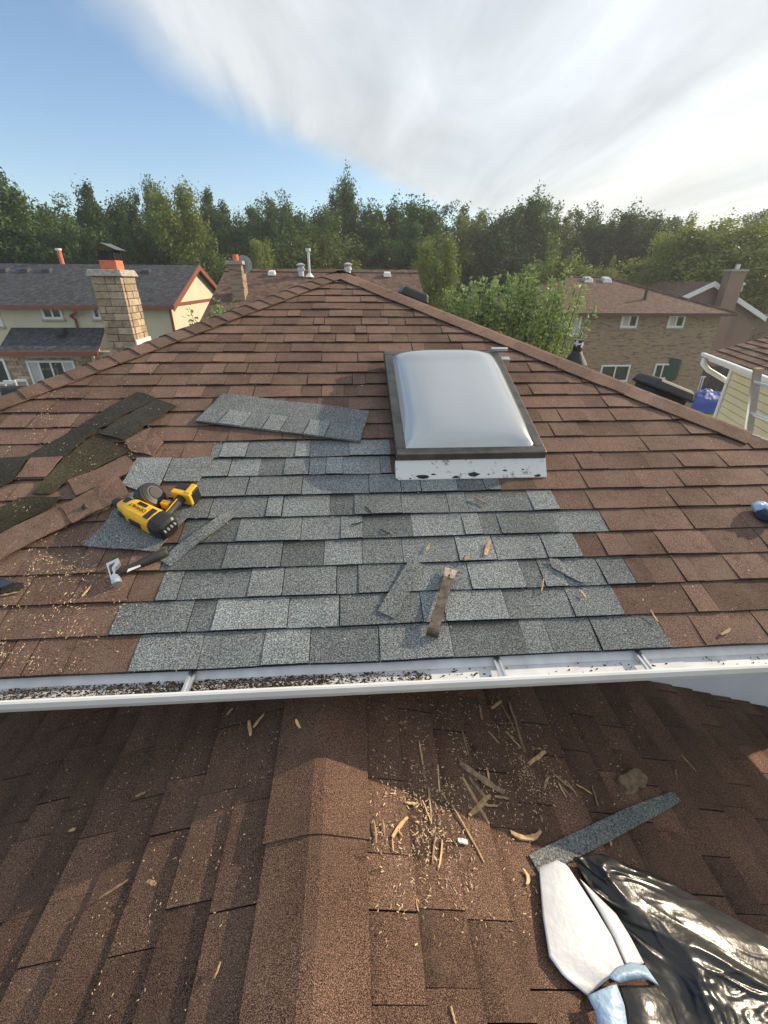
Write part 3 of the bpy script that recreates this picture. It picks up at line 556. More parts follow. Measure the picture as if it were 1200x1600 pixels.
# black underlay and torn brown pieces on the left
sheet('felt_scrap', 'long black underlay strip running diagonally up to the bare corner', 'felt', [(38, 714), (110, 675), (160, 643), (215, 612), (246, 622), (190, 650), (145, 676), (98, 716)], 'felt', .020, .004, .004, seed=11)
sheet('felt_scrap', 'dark underlay strip beside the long black one, ending in a torn point', 'felt', [(152, 676), (190, 654), (246, 624), (276, 634), (235, 660), (195, 688)], 'felt', .026, .004, .004, tone=.8, seed=12)
sheet('felt_scrap', 'olive black underlay triangle between the torn brown shingles', 'felt', [(50, 772), (98, 718), (152, 677), (200, 706), (150, 732), (112, 748), (78, 772)], 'felt_olive', .018, .004, .005, seed=13)
sheet('felt_scrap', 'dark underlay patch at left photo edge above the brown piece', 'felt', [(-30, 716), (46, 714), (18, 752), (-30, 775)], 'felt', .019, .004, .004, seed=14)
sheet('felt_scrap', 'olive underlay strip along the left end of torn brown strips', 'felt', [(-20, 802), (28, 778), (97, 776), (80, 792), (-20, 842)], 'felt_olive', .019, .004, .005, tone=.3, seed=15)
def torn_strip(name, label, pix, seed, ww):
    return sheet(name, label, 'shingle', pix, 'brown', ww, .006, .002, seed=seed, curl=.008, tone=.5+.1*(seed % 3))
torn_strip('torn_shingle', 'torn brown shingle at lower left with dark nail bump', [(95, 792), (160, 757), (185, 744), (203, 772), (160, 795), (112, 818)], 31, .032)
torn_strip('torn_shingle', 'torn brown shingle cut by the left photo edge, lowest of the diagonal strip', [(-20, 846), (40, 815), (94, 791), (111, 817), (40, 852), (-20, 884)], 32, .027)
torn_strip('torn_shingle', 'torn brown shingle tucked under the olive underlay above the strip', [(106, 752), (150, 734), (196, 712), (210, 724), (196, 740), (120, 775)], 33, .024)
torn_strip('torn_shingle', 'small brown shingle piece between the dark underlay pieces', [(25, 746), (48, 716), (98, 714), (70, 745)], 34, .021)
torn_strip('torn_shingle', 'curled brown shingle corner below the torn underlay point', [(196, 690), (236, 668), (255, 690), (238, 712), (205, 705)], 35, .022)
q = S(*uv(133, 792, .04), .046); nb = MB().tube([Vector(q)-nF*.006, Vector(q)+nF*.008], [.016, .007], 10).build('nail_bump', M['dark_rubber']); nb.parent = None
tag(nb, 'dark raised nail bump on the torn brown shingle', 'nail')
ribbon('shingle_strip', 'bent grey shingle strip lying beside the hammer handle', 'shingle', [(258, 880), (285, 856), (312, 836), (338, 818), (360, 801)], .030, 'grey_dark', [.016, .018, .026, .022, .015], surf=main_s, tone=.4)
ribbon('shingle_strip', 'short grey shingle cutting lying left of the pry bar', 'shingle', [(603, 960), (617, 936), (632, 912), (652, 878)], .036, 'grey_dark', [.018, .016, .018, .016], surf=main_s, tone=.3)
sheet('shingle_scrap', 'small brown grey shingle scrap at right end of the grey patch', 'shingle', [(858, 872), (872, 874), (924, 911), (905, 909), (862, 886)], 'grey_dark', .016, .003, .002, seed=41, tone=.7)
sheet('shingle_scrap', 'dark blue black scrap at the left photo edge on brown shingles', 'scrap', [(-15, 905), (5, 905), (22, 910), (2, 919), (-15, 921)], 'navy', .03, .006, .002, seed=42, curl=.02)
sheet('felt_scrap', 'small black scrap under the dark blue one at left edge', 'felt', [(-15, 920), (20, 908), (38, 912), (34, 922), (-15, 932)], 'felt', .014, .003, .003, seed=43)
for i, (a, b, lb) in enumerate((((571, 790), (583, 803), 'thin black sliver left of centre on the upper grey courses'), ((595, 827), (610, 833), 'thin black sliver below the first on the grey patch'), ((548, 819), (566, 815), 'small black curl of scrap on the middle of grey patch'))):
    ribbon('black_sliver', lb, 'scrap', [a, ((a[0]+b[0])/2, (a[1]+b[1])/2+1), b], [.002, .004, .002], 'dark_rubber', [.014, .018, .014], .003, main_s)

# pry bar
a0, a1 = np.array(uv(705, 889, .02)), np.array(uv(676, 990, .02)); dd = a1-a0; Lb = float(np.hypot(*dd)); ang = math.atan2(dd[1], dd[0])
Mp = Matrix(((1, 0, 0, a0[0]), (0, CP, -SP, a0[1]*CP), (0, SP, CP, a0[1]*SP), (0, 0, 0, 1))) @ Matrix.Rotation(ang, 4, 'Z')
pb = thing('pry_bar', 'worn flat steel pry bar lying on the grey shingles', 'pry bar', mat=Mp)
def barloft(st):
    mb = MB(); k = len(st); top = [[(x, w_, z) for w_ in (-hw_, hw_)] for x, hw_, z, th in st]; bt = [[(x, w_, z-th) for w_ in (-hw_, hw_)] for x, hw_, z, th in st]
    mb.grid(top); mb.grid([r[::-1] for r in bt]); mb.grid([[r[0] for r in bt], [r[0] for r in top]]); mb.grid([[r[1] for r in top], [r[1] for r in bt]])
    mb.add([top[0][0], top[0][1], bt[0][1], bt[0][0]], [(0, 1, 2, 3)]); mb.add([top[-1][1], top[-1][0], bt[-1][0], bt[-1][1]], [(0, 1, 2, 3)])
    return mb
barloft([(.05, .021, .031, .006), (Lb*.35, .0195, .036, .006), (Lb*.7, .0195, .040, .006), (Lb*.9, .020, .042, .006)]).build('shaft', M['rusty'], pb, local=True, bevel=.001)
tip = MB()
for s_ in (-1, 1): tip.hexa([(0, s_*.003, .019), (0, s_*.026, .019), (.05, s_*.0212, .026), (.016, s_*.003, .021), (0, s_*.003, .0215), (0, s_*.026, .0215), (.05, s_*.0212, .0315), (.016, s_*.003, .026)])
tip.hexa([(.016, -.004, .0205), (.052, -.0205, .0255), (.052, .0205, .0255), (.016, .004, .0205), (.016, -.004, .0245), (.052, -.0205, .0317), (.052, .0205, .0317), (.016, .004, .0245)])
tip.build('claw_tip', M['rust_tip'], pb, local=True)
MB().prism([(.033, -.001, .0295), (.046, -.005, .0315), (.050, 0, .032), (.046, .005, .0315)], (0, 0, .0012)).build('nail_slot', M['lettering'], pb, local=True)
barloft([(Lb*.9, .020, .0425, .007), (Lb*.97, .0215, .046, .008), (Lb*1.0, .0225, .042, .010), (Lb*1.02, .023, .030, .012), (Lb*1.03, .0235, .013, .004)]).build('hook', M['rusty'], pb, local=True, bevel=.001)

# hammer
def local_frame(px, ww=0): u_, v_ = uv(*px, ww); return Matrix(((1, 0, 0, u_), (0, CP, -SP, v_*CP), (0, SP, CP, v_*SP), (0, 0, 0, 1))), np.array((u_, v_))
Mh, h0 = local_frame((182, 890)); hm = thing('hammer', 'roofing hammer with silver open head lying left of the grey patch', 'hammer', mat=Mh)
def hl(x, y, z): q = np.array(uv(x, y, z))-h0; return (q[0], q[1], z)
outer = [(165.5, 880.5), (184.5, 871.5), (186, 879), (178.5, 888), (180, 897), (187, 900), (184, 908), (174, 909)]
inner = [(169, 883), (180.5, 877.5), (174.5, 887), (176, 893), (176.5, 896), (175.5, 897), (174, 898), (173, 898.5)]
mb = MB(); n = 8; zt, zb_ = .042, .022
vs = [hl(*q, zt) for q in outer]+[hl(*q, zt) for q in inner]+[(*hl(*q, zt)[:2], zb_) for q in outer]+[(*hl(*q, zt)[:2], zb_) for q in inner]
fs = []
for i in range(n):
    j = (i+1) % n; fs += [(i, j, n+j, n+i), (2*n+j, 2*n+i, 3*n+i, 3*n+j), (i, 2*n+i, 2*n+j, j), (n+i, n+j, 3*n+j, 3*n+i)]
mb.add(vs, fs).build('head', M['bright_steel'], hm, local=True, bevel=.0015)
a = Vector(hl(180, 900, .03)); b = Vector(hl(183.5, 913, .026))
MB().tube([a, a.lerp(b, .55), a.lerp(b, .6), b], [.012, .012, .019, .019], 18).build('striking_face', M['bright_steel'], hm, local=True)
a = Vector(hl(184, 895, .03)); b = Vector(hl(262, 862, .024))
MB().tube([a, a.lerp(b, .08), a.lerp(b, .35), a.lerp(b, .7), a.lerp(b, .95), b], [.012, .0135, .0145, .019, .021, .016], 14).build('handle', M['dark_rubber'], hm, local=True, smooth=True)
MB().hexa([Vector(hl(198, 894.5, .045)), Vector(hl(220, 885, .0455)), Vector(hl(219, 882.5, .0455)), Vector(hl(200, 889, .045)), Vector(hl(198, 894.5, .0462)), Vector(hl(220, 885, .0467)), Vector(hl(219, 882.5, .0467)), Vector(hl(200, 889, .0462))]).build('handle_print', M['white_print'], hm, local=True)

# nail gun
Mn, t0 = local_frame((235, 812)); ng = thing('nail_gun', 'yellow and black cordless coil nail gun lying on the grey shingles', 'nail gun', mat=Mn)
def tl(x, y, z): q = np.array(uv(x, y, z))-t0; return Vector((q[0], q[1], z))
Z0 = .062
A = tl(191, 789, Z0); B = tl(249, 818, Z0); ax = (B-A).normalized(); sd2 = Vector((0, 0, 1)).cross(ax).normalized(); Lg = (B-A).length; UPV = Vector((0, 0, 1))
def sect(mb, st, n=16, pw=3.2):
    rings = []
    for t_, hw_, hz, off, zo in st:
        c = A+ax*(t_*Lg)+sd2*off+UPV*zo; r = []
        for j in range(n):
            an = 2*math.pi*j/n; ca, sa = math.cos(an), math.sin(an)
            r.append(c+sd2*(hw_*math.copysign(abs(ca)**(2/pw), ca))+UPV*(hz*math.copysign(abs(sa)**(2/pw), sa)))
        rings.append(r)
    k = len(rings); vs = [q for r in rings for q in r]
    fs = [(i*n+j, i*n+(j+1) % n, (i+1)*n+(j+1) % n, (i+1)*n+j) for i in range(k-1) for j in range(n)]+[tuple(range(n))[::-1], tuple(range((k-1)*n, k*n))]
    return mb.add(vs, fs)
body = sect(MB(), [(-.02, .022, .022, 0, 0), (.05, .030, .028, 0, 0), (.18, .038, .036, 0, 0), (.28, .047, .043, 0, 0), (.34, .050, .045, 0, 0), (.8, .053, .047, 0, 0), (.92, .053, .047, 0, 0), (.98, .049, .044, 0, 0)]).build('body', M['yellow'], ng, local=True, smooth=False, bevel=.002)
sect(MB(), [(.95, .050, .046, 0, 0), (.98, .055, .050, 0, 0), (1.12, .055, .050, 0, 0), (1.24, .049, .045, 0, 0), (1.29, .037, .036, 0, 0)]).build('end_cap', M['black_plastic'], ng, local=True, bevel=.002)
for i in range(4):
    o = -.028+i*.018; c = A+ax*(1.30*Lg)+sd2*o+UPV*.02; MB().tube([c-ax*.012, c+ax*.006+UPV*-.012], .005, 8).build('cap_rib', M['steel'], ng, local=True)
sect(MB(), [(-.24, .012, .012, 0, -.004), (-.18, .020, .020, 0, -.004), (-.10, .020, .020, 0, -.004), (-.02, .018, .018, 0, 0)]).build('nose', M['dark_rubber'], ng, local=True)
MB().tube([A+ax*.0+sd2*.03, A+ax*.07+sd2*.075], [.017, .020], 16).build('feed_tube', M['steel'], ng, local=True)
# side panel inset, label and lettering on the top face
for t0_, t1_, o0, o1 in ((.48, .76, -.0565, -.051), (.16, .34, -.050, -.040)):
    MB().hexa([A+ax*(t0_*Lg)+sd2*o0+UPV*-.012, A+ax*(t1_*Lg)+sd2*o0+UPV*-.012, A+ax*(t1_*Lg)+sd2*o1+UPV*-.012, A+ax*(t0_*Lg)+sd2*o1+UPV*-.012, A+ax*(t0_*Lg)+sd2*o0+UPV*.016, A+ax*(t1_*Lg)+sd2*o0+UPV*.016, A+ax*(t1_*Lg)+sd2*o1+UPV*.016, A+ax*(t0_*Lg)+sd2*o1+UPV*.016]).build('side_grip', M['black_plastic'], body, local=True)
def top_patch(t0_, t1_, o0, o1, z, name, mat, th=.0015, parent=body):
    return MB().hexa([A+ax*(t0_*Lg)+sd2*o0+UPV*z, A+ax*(t1_*Lg)+sd2*o0+UPV*z, A+ax*(t1_*Lg)+sd2*o1+UPV*z, A+ax*(t0_*Lg)+sd2*o1+UPV*z]+[A+ax*(t_*Lg)+sd2*o+UPV*(z+th) for t_, o in ((t0_, o0), (t1_, o0), (t1_, o1), (t0_, o1))]).build(name, M[mat], parent, local=True)
top_patch(.44, .66, .016, .032, .0435, 'label_patch', 'lettering', .003)
top_patch(.80, .92, -.03, .028, .0455, 'top_vent', 'black_plastic', .003)
top_patch(.10, .24, .0, .03, .034, 'nose_clip', 'black_plastic', .004)
def text_mesh(txt, size, Mloc, name, mat, parent):
    cu = bpy.data.curves.new('txt', 'FONT'); cu.body = txt; cu.size = size; cu.align_x = 'CENTER'; cu.align_y = 'CENTER'; cu.extrude = .0006
    to = bpy.data.objects.new('txt', cu); COL.objects.link(to); dg = bpy.context.evaluated_depsgraph_get(); me = bpy.data.meshes.new_from_object(to.evaluated_get(dg)); bpy.data.objects.remove(to)
    me.transform(Mloc); me.materials.clear(); me.materials.append(M[mat]); o = bpy.data.objects.new(name, me); COL.objects.link(o); o.parent = parent; WM[o.name] = wmat(parent); return o
c = A+ax*(.53*Lg)+sd2*.0+UPV*.0468; tx, ty = -ax, -sd2
text_mesh('DEWALT', .024, Matrix(((tx.x, ty.x, 0, c.x), (tx.y, ty.y, 0, c.y), (0, 0, 1, c.z), (0, 0, 0, 1))), 'lettering', 'lettering', body)
# handle and battery
H0 = A+ax*(.98*Lg)+sd2*.03+UPV*.0; H1 = tl(284, 778, .06)
hd = H1-H0
hn = MB().tube([H0, H0+hd*.2, H0+hd*.5, H0+hd*.8, H1], [.024, .020, .018, .019, .024], 14).build('handle', M['dark_rubber'], ng, local=True, smooth=True)
MB().tube([H0+hd*.1+UPV*.018, H0+hd*.35+UPV*.0195+sd2*.004, H0+hd*.55+UPV*.0185-sd2*.004, H0+hd*.8+UPV*.019], .0022, 6).build('handle_piping', M['yellow'], hn, local=True)
hx = hd.normalized(); hy = Vector((0, 0, 1)).cross(hx).normalized()
def obox(c, a_, b_, z0, z1): return [c+hx*i*a_+hy*j*b_+UPV*z for z in (z0, z1) for i, j in ((-1, -1), (1, -1), (1, 1), (-1, 1))]
bc = H1+hx*.028
bt_ = MB().hexa(obox(bc+hx*.012, .030, .050, -.045, .026)).build('battery', M['black_plastic'], ng, local=True, bevel=.006)
MB().hexa(obox(bc-hx*.018, .014, .048, -.035, .030)).build('battery_shoe', M['yellow'], ng, local=True, bevel=.005)
MB().hexa(obox(bc+hx*.012-hy*.03, .032, .014, -.02, .034)).build('battery_latch', M['yellow'], ng, local=True, bevel=.004)
MB().hexa(obox(H1-hx*.05+hy*.05, .014, .022, -.03, .006)).build('hook_bracket', M['yellow'], ng, local=True, bevel=.004)
# coil canister
cc_ = tl(236, 776, .060); ca = (ax*.55+UPV*.55+sd2*.35).normalized()
can = MB().tube([cc_-ca*.046, cc_-ca*.044, cc_-ca*.030, cc_-ca*.028, cc_-ca*.020, cc_-ca*.018, cc_-ca*.008, cc_-ca*.006, cc_+ca*.006, cc_+ca*.008, cc_+ca*.03, cc_+ca*.036], [.042, .060, .063, .060, .060, .063, .063, .066, .066, .063, .058, .038], 28).build('coil_canister', M['black_plastic'], ng, local=True, smooth=False, bevel=.001)
MB().tube([cc_+ca*.035, cc_+ca*.0395], [.034, .028], 24).build('canister_lid', M['dark_rubber'], can, local=True)
MB().tube([cc_+ca*.020, cc_+ca*.027], [.0612, .0595], 28, cap=False).build('canister_band', simple('canister_window', (.20, .10, .035), .3), can, local=True)

# crumpled cloth at the right edge
rd = random.Random(77); X = S(*uv(1196, 806, .02), .02); cl = thing('crumpled_rag', 'small blue grey crumpled rag at the right photo edge on brown roof', 'rag', X)
for nm, off, sc_, mt in (('dark_fold', (0.0, -.01, .012), (.045, .05, .028), 'navy'), ('pale_fold', (-.008, .03, .02), (.04, .035, .026), 'wrap_blue')):
    P = []
    for i in range(9):
        th_ = math.pi*i/8; r = []
        for j in range(17):
            ph = 2*math.pi*j/16 if j < 16 else 0; d = Vector((math.sin(th_)*math.cos(ph), math.sin(th_)*math.sin(ph), math.cos(th_))); f = 1+.45*mnoise.noise(d*2.3+Vector(off)*40)
            r.append((X[0]+off[0]+d.x*sc_[0]*f, X[1]+off[1]+d.y*sc_[1]*f, X[2]+off[2]+off[1]*.35+d.z*sc_[2]*f))
        P.append(r)
    MB().grid(P).build(nm, M[mt], cl, smooth=True)

# ------------------------------------------------------------------ splinters, strip and wrapper on the lower roof
def splinter(p0, p1, wpx, label, group=None, mat='wood', surf=low_s, seed=0, name='wood_splinter', bend=0, h=.012):
    rd = random.Random(seed); k = 6; a = Vector(surf(*p0, h)); b = Vector(surf(*p1, h)); n = surf.n; d = (b-a); s_ = n.cross(d).normalized()
    mpp_ = d.length/max(1, math.hypot(p1[0]-p0[0], p1[1]-p0[1])); hwid = wpx*mpp_*.5; mb = MB(); rows_ = [[], [], [], []]
    for i in range(k):
        f = i/(k-1); tp = (.45+.55*math.sin(math.pi*min(1, max(0, .12+.76*f))))*rd.uniform(.75, 1.15); c = a.lerp(b, f)+s_*(rd.uniform(-.2, .2)*hwid+bend*hwid*math.sin(f*math.pi))+n*rd.uniform(-.001, .002)
        t_ = max(.0015, hwid*.5)
        rows_[0].append(c-s_*hwid*tp); rows_[1].append(c-s_*hwid*tp*.8+n*t_); rows_[2].append(c+s_*hwid*tp*.8+n*t_*rd.uniform(.6, 1.1)); rows_[3].append(c+s_*hwid*tp)
    tn = rd.random()
    mb.grid([rows_[3], rows_[2], rows_[1], rows_[0]], tn); mb.add([r[0] for r in rows_], [(0, 1, 2, 3)], tn); mb.add([r[-1] for r in rows_], [(3, 2, 1, 0)], tn)
    base = (a+b)/2; mb.v = [tuple(Vector(q)-base) for q in mb.v]; o = mb.build(name, M[mat]); o.location = base
    return tag(o, label, 'splinter', group)
zz2 = lambda x, y: (500+x/2, 1060+y/2)
special = [
 ((435, 265), (575, 360), 12, 'broad weathered wood slab in the middle of the splinter heap', 'oldwood', 0),
 ((445, 310), (528, 455), 8, 'long pale brown lath below the weathered slab', 'wood', 0),
 ((412, 395), (512, 575), 5, 'long thin splinter pointing at the white wrapper corner', 'wood', .5),
 ((590, 75), (640, 232), 6, 'long dark splinter under the gutter at top of the debris', 'oldwood', 0),
 ((553, 57), (610, 165), 4, 'thin dark splinter left of the long dark one under gutter', 'oldwood', 0),
 ((650, 270), (702, 230), 5, 'short flat pale stick beside the sawdust heap', 'wood', 0),
 ((595, 482), (688, 478), 8, 'curved pale shaving above the grey strip', 'wood', -2.0),
 ((465, 430), (530, 365), 7, 'short block of broken wood crossing the pale lath', 'wood', 0),
 ((465, 310), (522, 380), 8, 'grey splinter wedged beneath the weathered slab', 'oldwood', 0),
 ((108, 515), (133, 492), 8, 'stubby orange wood chunk on the lower ridge cap', 'wood', 0),
 ((225, 497), (273, 436), 6, 'forked pale splinter right of the ridge cap', 'wood', .6),
 ((635, 597), (646, 645), 9, 'curled pale chip touching the end of the grey strip', 'wood', 1.5),
 ((430, 507), (460, 511), 8, 'small white wood chip below the long thin splinter', 'white_print', 0),
 ((118, 437), (153, 433), 5, 'pale chip alone on the sunlit ridge cap', 'wood', 0)]
for i, (a, b, wp, lb, mt, bd) in enumerate(special): splinter(zz2(*a), zz2(*b), wp, lb, None, mt, seed=100+i, bend=bd)
gen = [((475, 20), (510, 90)), ((500, 85), (507, 130)), ((535, 95), (565, 70)), ((440, 150), (465, 240)), ((310, 195), (322, 270)), ((368, 270), (375, 355)), ((338, 340), (348, 455)), ((226, 497), (230, 540)), ((168, 445), (176, 515)), ((350, 575), (360, 497)), ((370, 595), (382, 505)), ((265, 388), (305, 392)), ((740, 320), (800, 385)), ((770, 320), (805, 370)), ((800, 330), (850, 362)), ((850, 335), (868, 400)), ((300, 690), (308, 730)), ((1130, 240), (1175, 290)), ((320, 290), (335, 325)), ((320, 380), (345, 445)), ((380, 350), (395, 380)), ((525, 165), (560, 205)), ((580, 165), (630, 220)), ((520, 280), (528, 320)), ((715, 305), (700, 345)), ((245, 470), (258, 495)), ((195, 440), (203, 495)), ((1110, 285), (1116, 315)), ((885, 500), (895, 510)), ((905, 505), (910, 525)), ((690, 430), (695, 450)), ((545, 370), (590, 375)), ((505, 395), (555, 398)), ((730, 300), (790, 350)), ((745, 330), (770, 372))]
used = {}; plan = []
for i, (a, b) in enumerate(gen):
    mx_, my_ = (a[0]+b[0])/2, (a[1]+b[1])/2; L_ = math.hypot(b[0]-a[0], b[1]-a[1]); an = abs(math.degrees(math.atan2(b[1]-a[1], b[0]-a[0])))
    ori = 'level' if an < 25 or an > 155 else 'upright' if 68 < an < 112 else 'slanting down to the right' if an < 90 else 'slanting up to the right'
    where = 'close under the gutter' if my_ < 150 else 'far right of the heap' if mx_ > 1000 else 'beside the sawdust heap' if mx_ > 680 and my_ < 420 else 'above the grey strip' if mx_ > 640 else 'around the weathered slab' if mx_ > 400 else 'in the lower sunlit patch' if my_ > 480 else 'in sun next to the ridge cap' if mx_ < 290 else 'in the shade edge left of the slab'
    lb = f"{'short' if L_ < 48 else 'long' if L_ > 85 else 'thin'} {'dark' if i % 3 == 0 else 'pale'} splinter {ori}, {where}"
    plan.append((a, b, lb)); used[lb] = used.get(lb, 0)+1
for i, (a, b, lb) in enumerate(plan):
    splinter(zz2(*a), zz2(*b), random.uniform(2.5, 4.5), lb, 'loose splinters on the lower right slope', 'oldwood' if i % 3 == 0 else 'wood', seed=200+i, bend=random.uniform(-.6, .6))
bigd = splinter(zz2(935, 338), zz2(1008, 310), 20, 'flat brown bark chunk alone right of the splinter heap', None, 'oldwood', seed=300, name='bark_chunk')
zl = lambda x, y: (x*.4167, 1060+y*.4167)
for i, (a, b, lb) in enumerate((((375, 825), (482, 755), 'longest pale splinter on the left slope of the lower roof'), ((805, 1125), (828, 1062), 'pale splinter at the lower left near the photo bottom'), ((935, 160), (940, 215), 'upright splinter near the gutter left of the ridge cap'), ((950, 185), (990, 135), 'slanting splinter under the gutter left of the ridge cap'), ((850, 137), (872, 113), 'small pale chip close under the gutter on the left slope'), ((1108, 155), (1125, 187), 'small splinter on the top of the ridge cap near gutter'), ((510, 442), (548, 428), 'tiny pale chip midway on the left lower slope'), ((555, 760), (585, 773), 'tiny pale chip right of the longest left splinter'), ((260, 572), (285, 562), 'tiny white chip at far left of the lower slope'))):
    splinter(zl(*a), zl(*b), 5, lb, None, 'wood', lowl_s if a[0] < 1000 else low_s, 400+i, h=.016)
splinter((704, 1572), (712, 1600), 7, 'pale splinter cut by the photo bottom right of the ridge', None, 'wood', low_s, 500)
# splinters on the main roof
ms = [((758, 868), (764, 846), 5, 'bright curved wood shaving on the right of the grey patch'), ((726, 876), (732, 866), 4, 'short pale splinter left of the bright shaving'), ((666, 861), (671, 849), 3, 'thin splinter above the pry bar tip'), ((908, 923), (915, 934), 4, 'short pale stick near right end of grey patch'), ((1016, 953), (1028, 972), 3, 'thin stalk on the seam at right end of lowest grey course'), ((1126, 992), (1140, 983), 5, 'pale chip on brown shingles at lower right near gutter'), ((128, 932), (143, 915), 4, 'pale splinter on brown shingles below the hammer head'), ((0, 931), (34, 924), 4, 'grey stick at the left photo edge below dark scrap'), ((548, 750), (760, 790), 0, ''), ((850, 903), (846, 925), 2, 'fine stalk left of the brown grey scrap'), ((738, 776), (762, 788), 4, 'dark twig below the skylight flashing')]
for i, (a, b, wp, lb) in enumerate(ms):
    if lb: splinter(a, b, wp, lb, None, 'oldwood' if 'grey stick' in lb or 'dark' in lb else 'wood', main_s, 600+i, h=.016)
# sawdust and small chips
def chips(mb, surf, n, px0, px1, py0, py1, dens, smin, smax, seed, h=.011, lift=False):
    rd = random.Random(seed); c_ = 0
    while c_ < n:
        x, y = rd.uniform(px0, px1), rd.uniform(py0, py1)
        c_ += 1
        if rd.random() > dens(x, y): continue
        if lift: h = rd.choice((.014, .017, .026, .032)) if x < 260 and y < 870 else .015
        q = Vector(surf(x, y, h)); nn = surf.n; d = nn.orthogonal(); d = (Matrix.Rotation(rd.uniform(0, 6.28), 3, nn) @ d).normalized(); e_ = nn.cross(d)
        l_ = rd.uniform(smin, smax); w2 = min(l_*.5, rd.uniform(.0008, .0022)); t_ = rd.uniform(.0006, .0016)
        mb.add([q-d*l_-e_*w2*.5, q-d*l_*.6+e_*w2, q+d*l_+e_*w2*.4, q+d*l_*.7-e_*w2, q+nn*t_+d*l_*.1], [(0, 3, 4), (3, 2, 4), (2, 1, 4), (1, 0, 4)], rd.random())
gs = lambda x, y, cx, cy, sx_, sy_: math.exp(-((x-cx)/sx_)**2-((y-cy)/sy_)**2)
mb = MB()
chips(mb, main_s, 8000, -10, 420, 560, 1050, lambda x, y: (.85*gs(x, y, 40, 990, 190, 90)+.7*gs(x, y, 130, 850, 130, 70)+.55*gs(x, y, 130, 690, 150, 70)+.12)*(1 if x < 200 or y < 735 else .12)*(max(.05, .4+1.4*wav(x*.02, y*.003))), .002, .007, 21, .014, True)
chips(mb, main_s, 420, 300, 1200, 470, 1000, lambda x, y: .5, .002, .006, 22, .014)
tag(mb.build('wood_chips', M['chips']), 'pale sawdust and tiny wood chips strewn over the brown main roof', 'sawdust', kind='stuff')
mb = MB()
dl = lambda x, y: min(1, .75*gs(x, y, 690, 1190, 110, 80)+.85*gs(x, y, 650, 1290, 90, 90)+.7*gs(x, y, 840, 1215, 60, 55)+.5*gs(x, y, 770, 1110, 90, 50)+.12)*max(.1, .5+1.0*wav(x*.03, y*.004))
chips(mb, low_s, 9000, 500, 1000, 1080, 1480, dl, .0018, .0065, 23, .012)
chips(mb, low_s, 900, 800, 880, 1165, 1270, lambda x, y: gs(x, y, 838, 1212, 26, 40), .001, .004, 25, .013)
chips(mb, lowl_s, 1500, 10, 470, 1090, 1590, lambda x, y: .55*gs(x, y, 300, 1200, 220, 200)+.1, .0014, .0042, 24, .015)
tag(mb.build('wood_chips', M['chips']), 'sawdust and tiny wood chips strewn over the lower brown roof', 'sawdust', kind='stuff')
ribbon('shingle_strip', 'long narrow dark grey shingle strip on the lower right slope', 'shingle', [(836, 1352), (880, 1330), (935, 1303), (990, 1275), (1030, 1257), (1058, 1244)], [.030, .031, .031, .030, .026, .020], 'grey_dark', [.016, .02, .022, .02, .018, .016], surf=low_s, tone=.25)
# wrapper
wr = thing('plastic_wrapper', 'torn white and black glossy plastic bundle wrapper at lower right', 'wrapper', tuple(uvlow(1000, 1500, .0)))
def patch(name, A_, B_, hts, mat, n=26, m_=20, wr_=.006, seed=0, ridged=True, puff=.0, parent=wr, sc_=9):
    """sheet lofted between two pixel polylines A_ and B_, lying hts above the lower slope, with creases"""
    def samp(pl, t_):
        L_ = [0]
        for a, b in zip(pl[:-1], pl[1:]): L_.append(L_[-1]+math.hypot(b[0]-a[0], b[1]-a[1]))
        x = t_*L_[-1]
        for i in range(len(pl)-1):
            if x <= L_[i+1] or i == len(pl)-2:
                f = (x-L_[i])/(L_[i+1]-L_[i]); return (pl[i][0]+(pl[i+1][0]-pl[i][0])*f, pl[i][1]+(pl[i+1][1]-pl[i][1])*f)
    P = []
    for i in range(n+1):
        r = []; a, b = samp(A_, i/n), samp(B_, i/n)
        for j in range(m_+1):
            f = j/m_; x, y = a[0]+(b[0]-a[0])*f, a[1]+(b[1]-a[1])*f
            h = hts[0]+(hts[1]-hts[0])*f + puff*math.sin(math.pi*f)*(.4+.6*math.sin(math.pi*min(1, i/n+.05)))
            qx, qy = (x*.8+y*.6), (y*.8-x*.6); q = Vector((qx*.0045, qy*.0125, seed)); q = q+Vector((mnoise.noise(q*.9+Vector((9, 2, 4))), mnoise.noise(q*.9+Vector((1, 7, 4))), 0))*.55
            if ridged:
                msk = min(1, max(0, .5+1.6*mnoise.noise(Vector((x*.008, y*.008, seed+3)))))
                h += wr_*(2.0*mnoise.noise(q*.7)+1.3*(1-min(1, abs(mnoise.noise(q*1.1+Vector((3, 3, 0))))*3.2))**1.5+msk*(.9*(1-min(1, abs(mnoise.noise(q*2.3+Vector((5, 1, 2))))*4))**1.6+.4*(1-min(1, abs(mnoise.noise(Vector((q.y*3.1, q.x*5, 7))))*5))))
            else: h += wr_*(1.5*mnoise.noise(q*1.2)+.8*(1-min(1, abs(mnoise.noise(q*1.6))*3))**2)
            r.append(tuple(uvlow(x, y, max(.012, h))))
        P.append(r)
    o = MB().grid(P).build(name, M[mat], parent, smooth=True)
    sf = o.modifiers.new('thick', 'SOLIDIFY'); sf.thickness = .0012; sf.offset = -1
    return o
patch('white_panel', [(842, 1356), (848, 1432), (858, 1495), (880, 1525), (918, 1556)], [(870, 1344), (886, 1352), (930, 1420), (955, 1462), (976, 1510)], (.03, .055), 'wrap_white', puff=.004, wr_=.0045, seed=3, ridged=False)
patch('white_flap', [(905, 1372), (935, 1422), (960, 1468), (980, 1512)], [(925, 1392), (962, 1428), (985, 1465), (1006, 1505)], (.05, .045), 'wrap_white', puff=.008, wr_=.0015, seed=4, ridged=False, n=16, m_=8)
